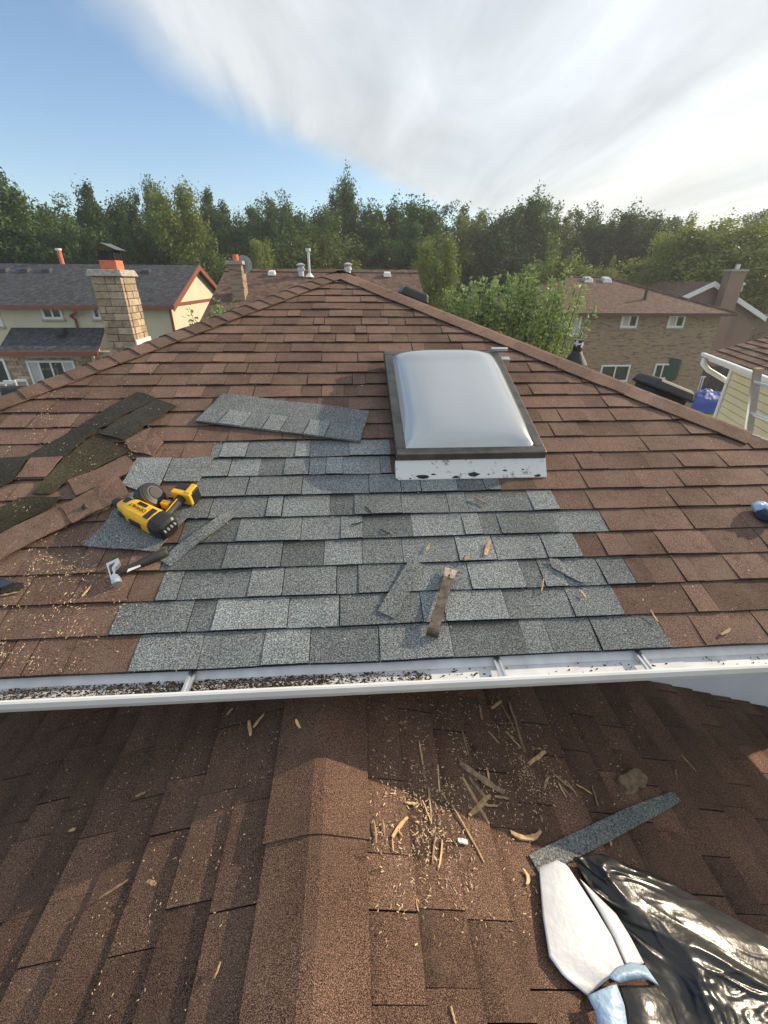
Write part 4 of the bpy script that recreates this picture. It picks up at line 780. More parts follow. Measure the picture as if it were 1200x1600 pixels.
patch('black_panel', [(894, 1340), (925, 1392), (962, 1428), (987, 1468), (1010, 1515), (1035, 1570), (1050, 1640)], [(940, 1334), (1040, 1375), (1110, 1415), (1215, 1470), (1290, 1520), (1330, 1590), (1330, 1700)], (.030, .035), 'wrap_black', n=110, m_=90, puff=.05, wr_=.015, seed=8, sc_=9)
patch('blue_fold', [(950, 1526), (962, 1512), (985, 1503), (1008, 1508)], [(968, 1536), (985, 1532), (1010, 1530), (1030, 1540)], (.07, .075), 'wrap_blue', n=14, m_=8, puff=.02, wr_=.003, seed=9)
patch('blue_fold', [(918, 1556), (930, 1580), (940, 1640)], [(962, 1536), (975, 1570), (985, 1640)], (.05, .07), 'wrap_blue', n=14, m_=8, puff=.012, wr_=.003, seed=10)
patch('black_fold', [(966, 1540), (976, 1572), (985, 1640)], [(1025, 1540), (1050, 1570), (1075, 1640)], (.06, .06), 'wrap_black', n=20, m_=16, puff=.02, wr_=.006, seed=12, sc_=14)

# ------------------------------------------------------------------ neighbouring buildings
def window(parent, x0, z0, x1, z1, y, mull=1, fw=.07, d=.06, blind=None, sill=True, axis='y', frame='white_metal'):
    """window on a wall facing -Y at depth y (axis 'y')"""
    f = MB(); f.box(x0, y-d, z0, x1, y+.02, z0+fw).box(x0, y-d, z1-fw, x1, y+.02, z1).box(x0, y-d, z0+fw, x0+fw, y+.02, z1-fw).box(x1-fw, y-d, z0+fw, x1, y+.02, z1-fw)
    for i in range(mull):
        xm = x0+(x1-x0)*(i+1)/(mull+1); f.box(xm-fw*.4, y-d+.008, z0+fw, xm+fw*.4, y+.02, z1-fw)
    wo_ = f.build('window', M[frame], parent)
    for i in range(mull+1):
        a = x0+fw*.6+(x1-x0-fw*1.2)*i/(mull+1); b = x0+fw*.6+(x1-x0-fw*1.2)*(i+1)/(mull+1)
        MB().box(a+.002, y-.022, z0+fw*.5, b-.002, y-.012, z1-fw*.5).build('pane', M['glass'] if blind is None or i not in blind else M['blind'], wo_)
    if sill: MB().box(x0-.06, y-d-.04, z0-.07, x1+.06, y+.02, z0-.004).build('sill', M['concrete'] if frame == 'white_metal' else M[frame], wo_)
    return wo_
def pxwin(parent, r, Y, **k):
    a, b = at(r[0], (r[1]+r[3])/2, Y), at(r[2], (r[1]+r[3])/2, Y); zt_ = at((r[0]+r[2])/2, r[1], Y)[2]; zb2 = at((r[0]+r[2])/2, r[3], Y)[2]
    return window(parent, float(a[0]), float(zb2), float(b[0]), float(zt_), Y, **k)
def roof_slab(a, b, c, d, th=.10): return MB().prism([a, b, c, d], (0, 0, -th))

# cream house with slate roof (left)
LYF, LYB = 22.0, 31.0; LXR = -8.35; LXL = -24.0; ez = .27; rz = 1.86; ry = (LYF+LYB)/2
lh = thing('house', 'cream sided house with slate grey roof and rust red trim', 'house', ((LXL+LXR)/2, ry, ZG))
MB().prism([(LXL, LYF, ZG), (LXL, LYF, ez-.06), (LXL, ry, rz-.1), (LXL, LYB, ez-.06), (LXL, LYB, ZG)], (LXR-LXL, 0, 0)).build('wall', M['cream'], lh)
sl = (rz-ez)/(ry-LYF)
rf = roof_slab((LXL, LYF-.4, ez-.4*sl), (LXR+.3, LYF-.4, ez-.4*sl), (LXR+.3, ry, rz), (LXL, ry, rz)).build('roof', M['slate'], lh)
roof_slab((LXL, ry, rz), (LXR+.3, ry, rz), (LXR+.3, LYB+.4, ez-.4*sl), (LXL, LYB+.4, ez-.4*sl)).build('roof', M['slate'], lh)
MB().box(LXL, LYF-.46, ez-.4*sl-.16, LXR+.3, LYF-.405, ez-.4*sl-.01).build('fascia', M['rust_trim'], lh)
for ya, yb in ((LYF-.45, ry), (ry, LYB+.45)):
    za, zb3 = (ez-.45*sl, rz) if ya < ry-1 else (rz, ez-.45*sl)
    MB().prism([(LXR+.303, ya, za-.22), (LXR+.303, yb, zb3-.22), (LXR+.303, yb, zb3+.015), (LXR+.303, ya, za+.015)], (.05, 0, 0)).build('rake_board', M['rust_trim'], lh)
MB().box(LXR+.002, LYF-.02, ez-.22, LXR+.05, LYB, ez-.08).build('trim_band', M['rust_trim'], lh)
MB().box(LXR-.06, LYF-.03, ZG, LXR+.04, LYF+.06, ez-.1).build('corner_board', M['rust_trim'], lh)
for k_ in range(30):
    z = -3.2+k_*.12
    if z < ez-.2: MB().box(LXL, LYF-.012, z, LXR-.07, LYF+.0, z+.006).build('siding_lap', M['cream'], lh)
pxwin(lh, (65, 473, 97, 499), LYF, mull=1, fw=.11); pxwin(lh, (144, 474, 165, 499), LYF, mull=1, fw=.11); pxwin(lh, (-40, 480, 2, 510), LYF, fw=.11)
for px in ((5, 416), (38, 415), (73, 417), (228, 419)):
    X = at(*px, ry-1.0); zr = ez+sl*(ry-1.0-LYF)
    MB().hexa([(X[0]-.2, ry-1.25, zr-.08), (X[0]+.2, ry-1.25, zr-.08), (X[0]+.2, ry-.85, zr+.05), (X[0]-.2, ry-.85, zr+.05), (X[0]-.17, ry-1.2, zr+.08), (X[0]+.17, ry-1.2, zr+.08), (X[0]+.17, ry-.9, zr+.18), (X[0]-.17, ry-.9, zr+.18)]).build('roof_vent', M['black_metal'], lh)
X = at(97, 410, ry+.3); X2 = at(92, 388, ry+.3)
fp = MB().tube([(X[0], ry+.3, rz-.3), (X[0], ry+.3, X2[2]-.1)], .11, 10).build('vent_stack', M['terracotta'], lh); MB().tube([(X[0], ry+.3, X2[2]-.1), (X[0], ry+.3, X2[2])], .15, 10).build('stack_cap', M['white_metal'], fp)
pa, pb2 = at(116, 474, LYF-.3), at(133, 512, LYF-.1)
MB().tube([(pa[0], LYF-.43, ez-.3), (pa[0]+.05, LYF-.43, ez-.42), (pb2[0]-.5, LYF-.1, ez-.6), (pb2[0]-.35, LYF-.08, ez-.75), (pb2[0]-.35, LYF-.08, -1.1)], .055, 8).build('downspout', M['rust_trim'], lh)
# its lean-to
lx1 = float(at(163, 512, 22)[0]); lx0 = float(at(18, 512, 22)[0]); lzt = float(at(90, 512, 22)[2]); lye = 19.9; lze = float(at(80, 549, lye)[2]); lxe0 = float(at(-5, 549, lye)[0]); lxe1 = float(at(153, 551, lye)[0])
roof_slab((lxe0, lye, lze), (lxe1, lye, lze), (lx1, 21.985, lzt), (lx0, 21.985, lzt), .08).build('lean_to_roof', M['slate'], lh)
MB().box(lxe0, lye-.06, lze-.2, lxe1, lye-.005, lze-.005).build('lean_to_fascia', M['rust_trim'], lh)
wy = 20.4
stw = MB().box(lxe0-3, wy, ZG, lxe1+.3, 21.98, lze-.1).build('lean_to_wall', M['stone'], lh)
rd = random.Random(61)
for r_ in range(17):
    z = -4.4+r_*.155; x = lxe0-.6
    while x < lxe1+.25:
        wd = rd.uniform(.22, .5); MB().box(x+.01, wy-rd.uniform(.015, .05), z+.008, min(x+wd, lxe1+.29), wy+.02, z+.147, rd.random()).build('stone', M['stone'], stw); x += wd
pxwin(stw, (48, 563, 122, 607), wy-.06, mull=3, fw=.09, blind=(0, 3)); pxwin(stw, (-30, 560, 14, 600), wy-.06, mull=1, fw=.1)
MB().box(float(at(40, 555, wy)[0]), wy-.058, lze-.32, float(at(128, 555, wy)[0]), wy+.01, lze-.12).build('header_panel', M['cream'], lh)
X = at(96, 516, 21.2); MB().box(X[0]-.2, 20.9, X[2]-.15, X[0]+.2, 21.3, X[2]+.1).build('roof_vent', M['black_metal'], lh)
MB().prism([(lx1+.02, 22, lzt-.1), (lx1+.02, 20.2, lze-.1), (lx1+.02, 20.2, ZG), (lx1+.02, 22, ZG)], (.1, 0, 0)).build('lean_to_side_wall', M['cream'], lh)
# barbecue and chairs on the patio
X = at(22, 604, 17.0); gx_, gy_, gz_ = float(X[0]), 17.0, float(X[2])
bq = thing('barbecue', 'black covered barbecue beside the cream house', 'barbecue', (gx_, gy_, ZG))
zb4 = ZG+.03
MB().hexa([(gx_-.55, gy_-.3, zb4+.75), (gx_+.55, gy_-.3, zb4+.75), (gx_+.55, gy_+.3, zb4+.75), (gx_-.55, gy_+.3, zb4+.75), (gx_-.45, gy_-.2, gz_), (gx_+.45, gy_-.2, gz_), (gx_+.45, gy_+.25, gz_), (gx_-.45, gy_+.25, gz_)]).build('lid', M['black_plastic'], bq, bevel=.08)
MB().box(gx_-.5, gy_-.28, zb4, gx_+.5, gy_+.28, zb4+.74).build('cabinet', M['black_metal'], bq)
for i, pxc in enumerate(((8, 596, 'white plastic patio chair at the left photo edge'), (26, 594, 'white plastic patio chair behind the black barbecue'))):
    X = at(pxc[0], pxc[1], 18.6+i*.5); x, y, z = float(X[0]), 18.6+i*.5, float(X[2])
    ch = thing('patio_chair', pxc[2], 'chair', (x, y, ZG), group='white patio chairs by the cream house')
    MB().box(x-.25, y-.25, ZG+.45, x+.25, y+.25, ZG+.49).build('seat', M['white_metal'], ch, bevel=.02)
    MB().box(x-.25, y+.22, ZG+.5, x-.18, y+.27, z).box(x+.18, y+.22, ZG+.5, x+.25, y+.27, z).box(x-.25, y+.215, z-.12, x+.25, y+.275, z).build('backrest', M['white_metal'], ch, bevel=.02)
    for a in (-.22, .22):
        for b in (-.22, .22): MB().box(x+a-.02, y+b-.02, ZG+.03, x+a+.02, y+b+.02, ZG+.45).build('leg', M['white_metal'], ch)

# house straight behind
bx0, bx1 = float(at(352, 421, 17.5)[0]), float(at(652, 424, 17.5)[0]); bz = float(at(520, 423, 17.5)[2]); bye = 12.6; bze = bz-.36*(17.5-bye)
bh = thing('house', 'brown roofed house straight behind the roof peak', 'house', ((bx0+bx1)/2, 17.5, ZG))
MB().prism([(bx0+.3, 13, ZG), (bx0+.3, 13, bze+.06), (bx0+.3, 17.5, bz-.12), (bx0+.3, 22, bze+.06), (bx0+.3, 22, ZG)], (bx1-bx0-.6, 0, 0)).build('wall', M['brick'], bh)
roof_slab((bx0, bye, bze), (bx1, bye, bze), (bx1, 17.5, bz), (bx0, 17.5, bz)).build('roof', M['brown_far'], bh)
roof_slab((bx0, 17.5, bz), (bx1, 17.5, bz), (bx1, 22.4, bze), (bx0, 22.4, bze)).build('roof', M['brown_far'], bh)
MB().prism([(bx0, 17.3, bz-.06), (bx1, 17.3, bz-.06), (bx1, 17.5, bz+.03), (bx0, 17.5, bz+.03)], (0, 0, .02)).build('ridge_cap_row', M['brown_far'], bh)
def on_back(px, py): # point on its front slope
    n_ = np.array((0, -.36, 1)); return hit(px, py, (0, 17.5, bz), n_)
for px, py in ((425, 430), (605, 432)):
    X = on_back(px, py); MB().hexa([(X[0]-.14, X[1]-.14, X[2]-.02), (X[0]+.14, X[1]-.14, X[2]-.02), (X[0]+.14, X[1]+.14, X[2]+.05), (X[0]-.14, X[1]+.14, X[2]+.05), (X[0]-.11, X[1]-.11, X[2]+.12), (X[0]+.11, X[1]-.11, X[2]+.12), (X[0]+.11, X[1]+.11, X[2]+.16), (X[0]-.11, X[1]+.11, X[2]+.16)]).build('box_vent', M['white_metal'], bh, bevel=.02)
for px, py in ((471, 432), (544, 431)):
    X = Vector(on_back(px, py)); MB().tube([X, X+Vector((0, 0, .18)), X+Vector((0, 0, .19)), X+Vector((0, 0, .26)), X+Vector((0, 0, .27)), X+Vector((0, 0, .36)), X+Vector((0, 0, .42))], [.10, .10, .14, .14, .10, .17, .05], 14).build('turbine_vent', M['galv'], bh, smooth=False)
X = Vector(on_back(484, 433)); X2 = at(482, 388, float(X[1]))
fp = MB().tube([X, Vector((X.x, X.y, float(X2[2])-.08))], .045, 10).build('vent_stack', M['galv'], bh); MB().tube([(X.x, X.y, X2[2]-.1), (X.x, X.y, X2[2]-.09), (X.x, X.y, X2[2])], [.07, .09, .09], 12).build('stack_cap', M['galv'], fp)
MB().tube([X, X+Vector((0, 0, .12))], [.16, .06], 12).build('stack_flashing', M['white_metal'], fp)
cyb = 15.0; xa, xb = float(at(357, 420, cyb)[0]), float(at(377, 420, cyb)[0]); ztp = float(at(367, 413, cyb)[2])
ch2 = MB().box(xa, cyb, ZG, xb, cyb+.6, ztp).build('chimney', M['brick'], bh); MB().box(xa-.06, cyb-.06, ztp, xb+.06, cyb+.66, ztp+.1).build('cap', M['concrete'], ch2); MB().tube([((xa+xb)/2, cyb+.3, ztp+.1), ((xa+xb)/2, cyb+.3, ztp+.28)], .09, 10).build('flue', M['terracotta'], ch2)
X = at(381, 413, cyb+.4); dsh = thing('satellite_dish', 'grey satellite dish on the chimney of the house behind', 'satellite dish', tuple(X))
P = []
for i in range(7):
    r = .26*i/6; P.append([(X[0]+r*math.cos(2*math.pi*j/20), X[1]+.22*(r*r)*-4+.06, X[2]+r*math.sin(2*math.pi*j/20)) for j in range(21)])
MB().grid(P).build('dish', simple('dish_grey', (.33, .37, .42), .5), dsh, smooth=True); MB().tube([(X[0], X[1]+.06, X[2]), (X[0]-.1, X[1]+.1, X[2]-.35)], .02, 8).build('mount', M['galv'], dsh)

# brick house (right)
BY = 22.0; k0, k1 = 8.2, 18.55; be = float(at(1000, 489, BY-.4)[2]); BD = 8.4; byr = BY+BD/2; bsl = .335
rzb = be+bsl*(BD/2+.4); i0, i1 = k0-.4+(BD/2+.4), k1+.4-(BD/2+.4)
kh = thing('house', 'buff brick two storey house with brown hip roof', 'house', ((k0+k1)/2, byr, ZG))
MB().box(k0, BY, ZG, k1, BY+BD, be-.1).build('wall', M['brick'], kh)
a, b, c, d = (k0-.4, BY-.4, be), (k1+.4, BY-.4, be), (k1+.4, BY+BD+.4, be), (k0-.4, BY+BD+.4, be); e1, e2 = (i0, byr, rzb), (i1, byr, rzb)
MB().add([a, b, c, d, e1, e2], [(0, 1, 5, 4), (1, 2, 5), (2, 3, 4, 5), (3, 0, 4), (3, 2, 1, 0)]).build('roof', M['brown_far'], kh)
for p0, p1 in ((b, e2), (a, e1), (e1, e2)): MB().tube([Vector(p0)+Vector((0, 0, .0)), Vector(p1)+Vector((0, 0, .02))], .07, 6).build('ridge_roll', M['brown_far'], kh)
MB().box(k0-.45, BY-.5, be-.13, k1+.45, BY-.405, be-.0).build('gutter', M['brown_trim'], kh); MB().box(k0-.4, BY-.4, be-.12, k1+.4, BY, be-.06).build('soffit', M['brown_trim'], kh)
pxwin(kh, (858, 489, 907, 524), BY, mull=1, fw=.10, blind=(1,)); pxwin(kh, (970, 491, 996, 512), BY, mull=1, fw=.09, blind=(0,)); pxwin(kh, (1043, 492, 1069, 512), BY, mull=1, fw=.09, blind=(0,))
pxwin(kh, (937, 570, 982, 596), BY, mull=1, fw=.08); we = pxwin(kh, (1021, 568, 1046, 592), BY, mull=1, fw=.08)
X = at(1050, 578, BY-.3); MB().prism([(X[0]-.1, BY-.02, X[2]+.55), (X[0]+.28, BY-.35, X[2]+.5), (X[0]+.28, BY-.35, X[2]-.5), (X[0]-.1, BY-.02, X[2]-.75)], (.12, .05, 0)).build('green_shutter', M['green_paint'], kh)
for px in (918, 947):
    X = at(px, 436, byr-.5); zr = rzb-bsl*.5; MB().hexa([(X[0]-.25, byr-.75, zr-.1), (X[0]+.25, byr-.75, zr-.1), (X[0]+.25, byr-.25, zr+.05), (X[0]-.25, byr-.25, zr+.05), (X[0]-.2, byr-.7, zr+.12), (X[0]+.2, byr-.7, zr+.12), (X[0]+.2, byr-.3, zr+.22), (X[0]-.2, byr-.3, zr+.22)]).build('box_vent', M['galv'], kh, bevel=.03)
X = Vector(hit(1007, 468, (0, BY-.4, be), (0, -bsl, 1))); MB().tube([X-Vector((0, 0, .05)), X+Vector((0, 0, .45))], .07, 10).build('vent_stack', M['black_plastic'], kh)

# brown gabled house far right
GY = 27.0; pk = at(1110, 440, GY); sR = at(1190, 496, GY); gw = float(sR[0]-pk[0]); gx0, gx1 = float(pk[0])-gw, float(sR[0]); gzp, gze = float(pk[2]), float(sR[2])+.1
gh = thing('house', 'brown sided gable house with white rake boards behind brick house', 'house', (float(pk[0]), GY+5, ZG))
MB().prism([(gx0+.3, GY, ZG), (gx0+.3, GY, gze), (pk[0], GY, gzp-.12), (gx1-.3, GY, gze), (gx1-.3, GY, ZG)], (0, 9, 0)).build('wall', M['brownwall'], gh)
for xa, xb, za, zb5 in ((gx0, float(pk[0]), gze-.05, gzp), (float(pk[0]), gx1, gzp, gze-.05)):
    MB().prism([(xa, GY-.35, za), (xb, GY-.35, zb5), (xb, GY+9.3, zb5), (xa, GY+9.3, za)], (0, 0, -.1)).build('roof', M['brown_far'], gh)
    MB().prism([(xa, GY-.41, za-.26), (xb, GY-.41, zb5-.26), (xb, GY-.41, zb5+.02), (xa, GY-.41, za+.02)], (0, .05, 0)).build('rake_board', M['white_metal'], gh)
rw = at(1200, 436, GY+5); MB().prism([(float(pk[0])+1, GY-.2+2, gze-.1), (float(pk[0])+1, GY+7, float(rw[2])), (float(pk[0])+1, GY+12, gze-.1)], (14, 0, 0)).build('wing_roof', M['brown_far'], gh)
MB().box(gx1-.25, GY+2.2, ZG, gx1+12, GY+11, gze-.12).build('wing_wall', M['brownwall'], gh)
MB().box(gx1+.1, GY+1.7, gze-.25, gx1+13, GY+1.79, gze-.05).build('wing_gutter', M['white_metal'], gh)
xa, xb = float(at(1129, 440, GY-.5)[0]), float(at(1153, 440, GY-.5)[0]); ztp = float(at(1143, 424, GY-.5)[2])
ch3 = MB().box(xa, GY-.95, ZG, xb, GY-.42, ztp).build('chimney', M['brownwall'], gh); MB().box(xa-.06, GY-1.01, ztp, xb+.06, GY-.36, ztp+.1).build('cap', M['concrete'], ch3); MB().tube([((xa+xb)/2, GY-.7, ztp+.1), ((xa+xb)/2, GY-.7, ztp+.35)], .12, 10).build('flue', M['galv'], ch3)
for px, py in ((1158, 446), (1147, 456)):
    X = at(px, py, GY+1.0); MB().tube([(X[0], GY+1, X[2]-.35), (X[0], GY+1, X[2]), (X[0], GY+1, X[2]+.02), (X[0], GY+1, X[2]+.16)], [.14, .14, .24, .2], 14).build('turbine_vent', M['galv'], gh)

# yellow sided house close on the right
E0 = Vector((6.54, 7.0, .07)); dv_ = Vector((-.316, -.949, 0)).normalized(); iv = Vector((.949, -.316, 0)).normalized(); LN = 9.0
yh = thing('house', 'pale yellow sided house with white gutter close on the right', 'house', (9, 3, ZG))
c0_ = E0-dv_*-.35+iv*.38
def Y_(a, b, z): q = E0+dv_*a+iv*b; return (q.x, q.y, z)
MB().prism([Y_(.3, .42, ZG), Y_(LN, .42, ZG), Y_(LN, 8, ZG), Y_(.3, 8, ZG)], (0, 0, .0-ZG-.06)).build('wall', M['yellow_siding'], yh)
for i in range(22):
    z = -2.6+i*.115
    MB().hexa([Y_(.4, .345, z), Y_(LN, .345, z), Y_(LN, .415, z), Y_(.4, .415, z), Y_(.4, .358, z+.101), Y_(LN, .358, z+.101), Y_(LN, .415, z+.101), Y_(.4, .415, z+.101)]).build('siding_board', M['yellow_siding'], yh)
MB().prism([Y_(.28, .33, ZG), Y_(.38, .33, ZG), Y_(.38, .45, ZG), Y_(.28, .45, ZG)], (0, 0, -.08-ZG)).build('corner_board', M['white_metal'], yh)
ysl = .36
def YS(u_, v_, ww=0.0):
    cc2, ss2 = math.cos(math.atan(ysl)), math.sin(math.atan(ysl)); q = E0+dv_*u_+iv*(v_*cc2-ww*ss2); return (q.x, q.y, .07+v_*ss2+ww*cc2)
yr = MB().prism([YS(0, 0, -.02), YS(LN, 0, -.02), YS(LN, 4.3, -.02), YS(0, 4.3, -.02)], (0, 0, -.08)).build('roof', M['felt'], yh)
lay(make_blocks(YS, 28, lambda v: 0.0, lambda v: LN, lambda k, u: 'brown', 71, widths=(.2, .3, .4, .5), lift=.004), yr, 80, minpx=40)
MB().prism([Y_(-.03, -.09, .015), Y_(LN, -.09, .015), Y_(LN, -.005, .015), Y_(-.03, -.005, .015)], (0, 0, .06)).build('gutter', M['white_metal'], yh, bevel=.012)
MB().prism([Y_(0.02, 0.0, -.04), Y_(LN, 0, -.04), Y_(LN, .42, -.04), Y_(.02, .42, -.04)], (0, 0, .03)).build('soffit', M['white_metal'], yh)
MB().tube([Y_(.1, -.05, .0), Y_(.1, -.05, -.10), Y_(.14, .05, -.2), Y_(.19, .36, -.36), Y_(.21, .5, -.46), Y_(.21, .52, -2.5)], .045, 10).build('downspout', M['white_metal'], yh, smooth=True)

# fence, tarp, lattice between the houses
fn = thing('fence', 'dark wooden board fence between brick house and yellow house', 'fence', (22, 27, ZG))
for i in range(46):
    x = 18.7+i*.2; MB().box(x, 25.9+random.uniform(-.01, .01), ZG, x+.185, 25.925, ZG+1.85+random.uniform(-.03, .03), random.random()).build('board', M['fence'], fn)
for z in (.4, 1.5): MB().box(18.7, 25.93, ZG+z, 27.9, 25.98, ZG+z+.09).build('rail', M['fence'], fn)
X = at(1083, 622, 23.5); tx_, tz_ = float(X[0]), float(X[2]); P = []
for i in range(19):
    r = []
    for j in range(23):
        a, b = -1+2*j/22, -1+2*i/18; h = max(0, (1-abs(a)**3)*(1-abs(b)**3))**.5; nz = mnoise.noise(Vector((a*2.2, b*2.2, 4)))
        r.append((tx_+.25+a*1.5+.1*nz, 23.0+b*1.0, ZG+.01+h*(tz_+.5-ZG)*(1+.15*nz+.04*(1-abs(mnoise.noise(Vector((a*4, b*4, 9))))*3))))
    P.append(r)
tag(MB().grid(P).build('blue_tarp', M['tarp'], None, smooth=False), 'crumpled bright blue tarp over a pile beside the brick house', 'tarp')
lt = thing('lattice_panel', 'small white lattice panel behind the blue tarp', 'lattice', (tx_+.5, 24.6, ZG))
for i in range(9): MB().box(tx_+.0+i*.14, 24.6, ZG+.5, tx_+.05+i*.14, 24.63, tz_+1.0).build('slat', M['white_metal'], lt)
for z in (ZG+.6, tz_+.95): MB().box(tx_-.05, 24.57, z, tx_+1.22, 24.599, z+.08).build('rail', M['white_metal'], lt)

# ladder at the right eave
ld = thing('ladder', 'aluminium extension ladder leaning on the right eave', 'ladder', (5.3, 2.8, ZG))
tp_ = Vector((3.72, 2.9, float(at(1163, 577, 2.9)[2]))); xs = float(at(1184, 577, 2.9)[0])
def lp(y, t_): return Vector((xs+(5.3-xs)*t_, y, tp_.z+(ZG-tp_.z)*t_))
for y in (2.9, 2.44):
    a, b = lp(y, 0), lp(y, 1); q = Vector((.035, 0, .01)); rl_ = MB().hexa([b-q+Vector((0, -.013, 0)), b+q+Vector((0, -.013, 0)), b+q+Vector((0, .013, 0)), b-q+Vector((0, .013, 0)), a-q+Vector((0, -.013, 0)), a+q+Vector((0, -.013, 0)), a+q+Vector((0, .013, 0)), a-q+Vector((0, .013, 0))]).build('rail', M['alu'], ld)
    MB().hexa([a+Vector((i*.037, j*.018, k)) for k in (-.02, .012) for i, j in ((-1, -1), (1, -1), (1, 1), (-1, 1))]).build('rail_cap', simple('cap_tan', (.45, .33, .16), .6), rl_, bevel=.008)
for i in range(19):
    t_ = .022+i*.052; MB().tube([lp(2.9, t_), lp(2.44, t_)], .016, 8).build('rung', M['alu'], ld)

# ------------------------------------------------------------------ trees
def crown_mesh(name, seed, H, rad, base, nclump, per, leaf, mat, shape='round', airy=.0):
    r = np.random.default_rng(seed); V = []; T = []
    zc = (H+base)/2; hz = (H-base)/2; nl = 16 if not airy else 22
    ld_ = r.normal(size=(nl, 3)); ld_ /= np.linalg.norm(ld_, axis=1)[:, None]; lr = r.uniform(.35, .72, nl); lobe = ld_*lr[:, None]; lsz = r.uniform(.28, .42, nl)*(.8 if airy else 1)
    li = r.integers(0, nl, nclump); d = r.normal(size=(nclump, 3)); d /= np.linalg.norm(d, axis=1)[:, None]
    c = lobe[li]+d*(lsz[li]*r.uniform(.1, 1, nclump)**.4)[:, None]
    k_ = nclump//5; c[:k_] = r.normal(size=(k_, 3))*.28; zt_ = np.clip(c[:, 2], -1, 1)
    if shape == 'round': prof = np.ones(nclump)
    elif shape == 'cone': prof = np.clip(1.05-.62*(zt_+.2), .25, 1.1)
    else: prof = np.clip(.95-.35*zt_, .4, 1.1)
    out = c/np.maximum(.05, np.linalg.norm(c, axis=1))[:, None]
    c = np.stack([c[:, 0]*rad*prof, c[:, 1]*rad*prof, zc+np.clip(c[:, 2], -1.05, 1.05)*hz], 1)
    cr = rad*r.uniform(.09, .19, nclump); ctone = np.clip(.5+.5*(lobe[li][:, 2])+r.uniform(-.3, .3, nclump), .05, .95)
    idx = np.repeat(np.arange(nclump), per); n = len(idx)
    dd = r.normal(size=(n, 3)); dd /= np.linalg.norm(dd, axis=1)[:, None]
    axis = out+np.array([.25, 0, .55]); axis /= np.linalg.norm(axis, axis=1)[:, None]
    st = r.normal(size=n)*(.9 if airy else .45)
    pos = c[idx]+dd*(cr[idx]*r.uniform(.1, 1, n)**.5)[:, None]*np.array([1, 1, .85])+axis[idx]*(st*cr[idx])[:, None]
    nr = dd+r.normal(size=(n, 3))*.7+np.array([0, 0, .35]); nr /= np.linalg.norm(nr, axis=1)[:, None]
    t1 = np.cross(nr, r.normal(size=(n, 3))); t1 /= np.linalg.norm(t1, axis=1)[:, None]; t2 = np.cross(nr, t1)
    sz = leaf*r.uniform(.6, 1.3, n)[:, None]
    V = np.stack([pos-t1*sz, pos-t2*sz*.55+nr*sz*.15, pos+t1*sz, pos+t2*sz*.55+nr*sz*.15], 1).reshape(-1, 3)
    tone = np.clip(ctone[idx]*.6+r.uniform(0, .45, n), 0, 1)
    me = bpy.data.meshes.new(name); me.vertices.add(4*n); me.vertices.foreach_set('co', V.ravel()); me.loops.add(4*n); me.loops.foreach_set('vertex_index', np.arange(4*n)); me.polygons.add(n); me.polygons.foreach_set('loop_start', np.arange(0, 4*n, 4)); me.polygons.foreach_set('loop_total', np.full(n, 4)); me.update(calc_edges=True)
    a_ = me.attributes.new('tone', 'FLOAT', 'POINT'); a_.data.foreach_set('value', np.repeat(tone, 4)); me.materials.append(M[mat])
    return me, c
def trunk_mesh(name, seed, H, base, cl, rad):
    rd = random.Random(seed); mb = MB(); pts = [Vector((rd.uniform(-.1, .1)*i, rd.uniform(-.1, .1)*i, H*.8*i/6)) for i in range(7)]
    mb.tube(pts, [max(.03, .022*H*(1-i/6.4)) for i in range(7)], 8)
    ids = list(range(len(cl))); rd.shuffle(ids)
    for i in ids[:16]:
        e_ = Vector(cl[i]); z = max(base*.7, e_.z-rd.uniform(.1, .25)*H); f = min(5.9, z/(H*.8)*6); s_ = pts[int(f)].lerp(pts[min(6, int(f)+1)], f-int(f))
        mb.tube([s_, s_.lerp(e_, .5)+Vector((0, 0, -.03*H)), e_], [.008*H, .005*H, .002*H], 5, cap=False)
    me = bpy.data.meshes.new(name); me.from_pydata(mb.v, [], mb.f); me.update(); me.materials.append(M['bark']); return me
H0_ = 14.0
protos = {}
def proto(key, seed, rad, base, nclump, per, leaf, mat, shape, airy=0):
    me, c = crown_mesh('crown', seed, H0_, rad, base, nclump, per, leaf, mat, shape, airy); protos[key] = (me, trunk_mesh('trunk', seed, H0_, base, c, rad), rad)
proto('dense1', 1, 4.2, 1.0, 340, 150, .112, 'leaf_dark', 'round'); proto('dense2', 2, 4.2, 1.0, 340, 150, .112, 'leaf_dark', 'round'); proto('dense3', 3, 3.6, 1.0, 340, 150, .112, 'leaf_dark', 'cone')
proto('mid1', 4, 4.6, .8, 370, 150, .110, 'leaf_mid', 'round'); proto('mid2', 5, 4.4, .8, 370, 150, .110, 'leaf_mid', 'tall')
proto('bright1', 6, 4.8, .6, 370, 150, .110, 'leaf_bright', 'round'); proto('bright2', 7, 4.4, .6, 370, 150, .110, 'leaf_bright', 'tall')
proto('airy1', 8, 3.2, 2.5, 260, 105, .105, 'leaf_dark', 'tall', 1); proto('airy2', 9, 3.0, 2.5, 260, 105, .105, 'leaf_dark', 'round', 1); proto('airy3', 10, 2.6, 2.0, 260, 105, .105, 'leaf_mid', 'tall', 1)
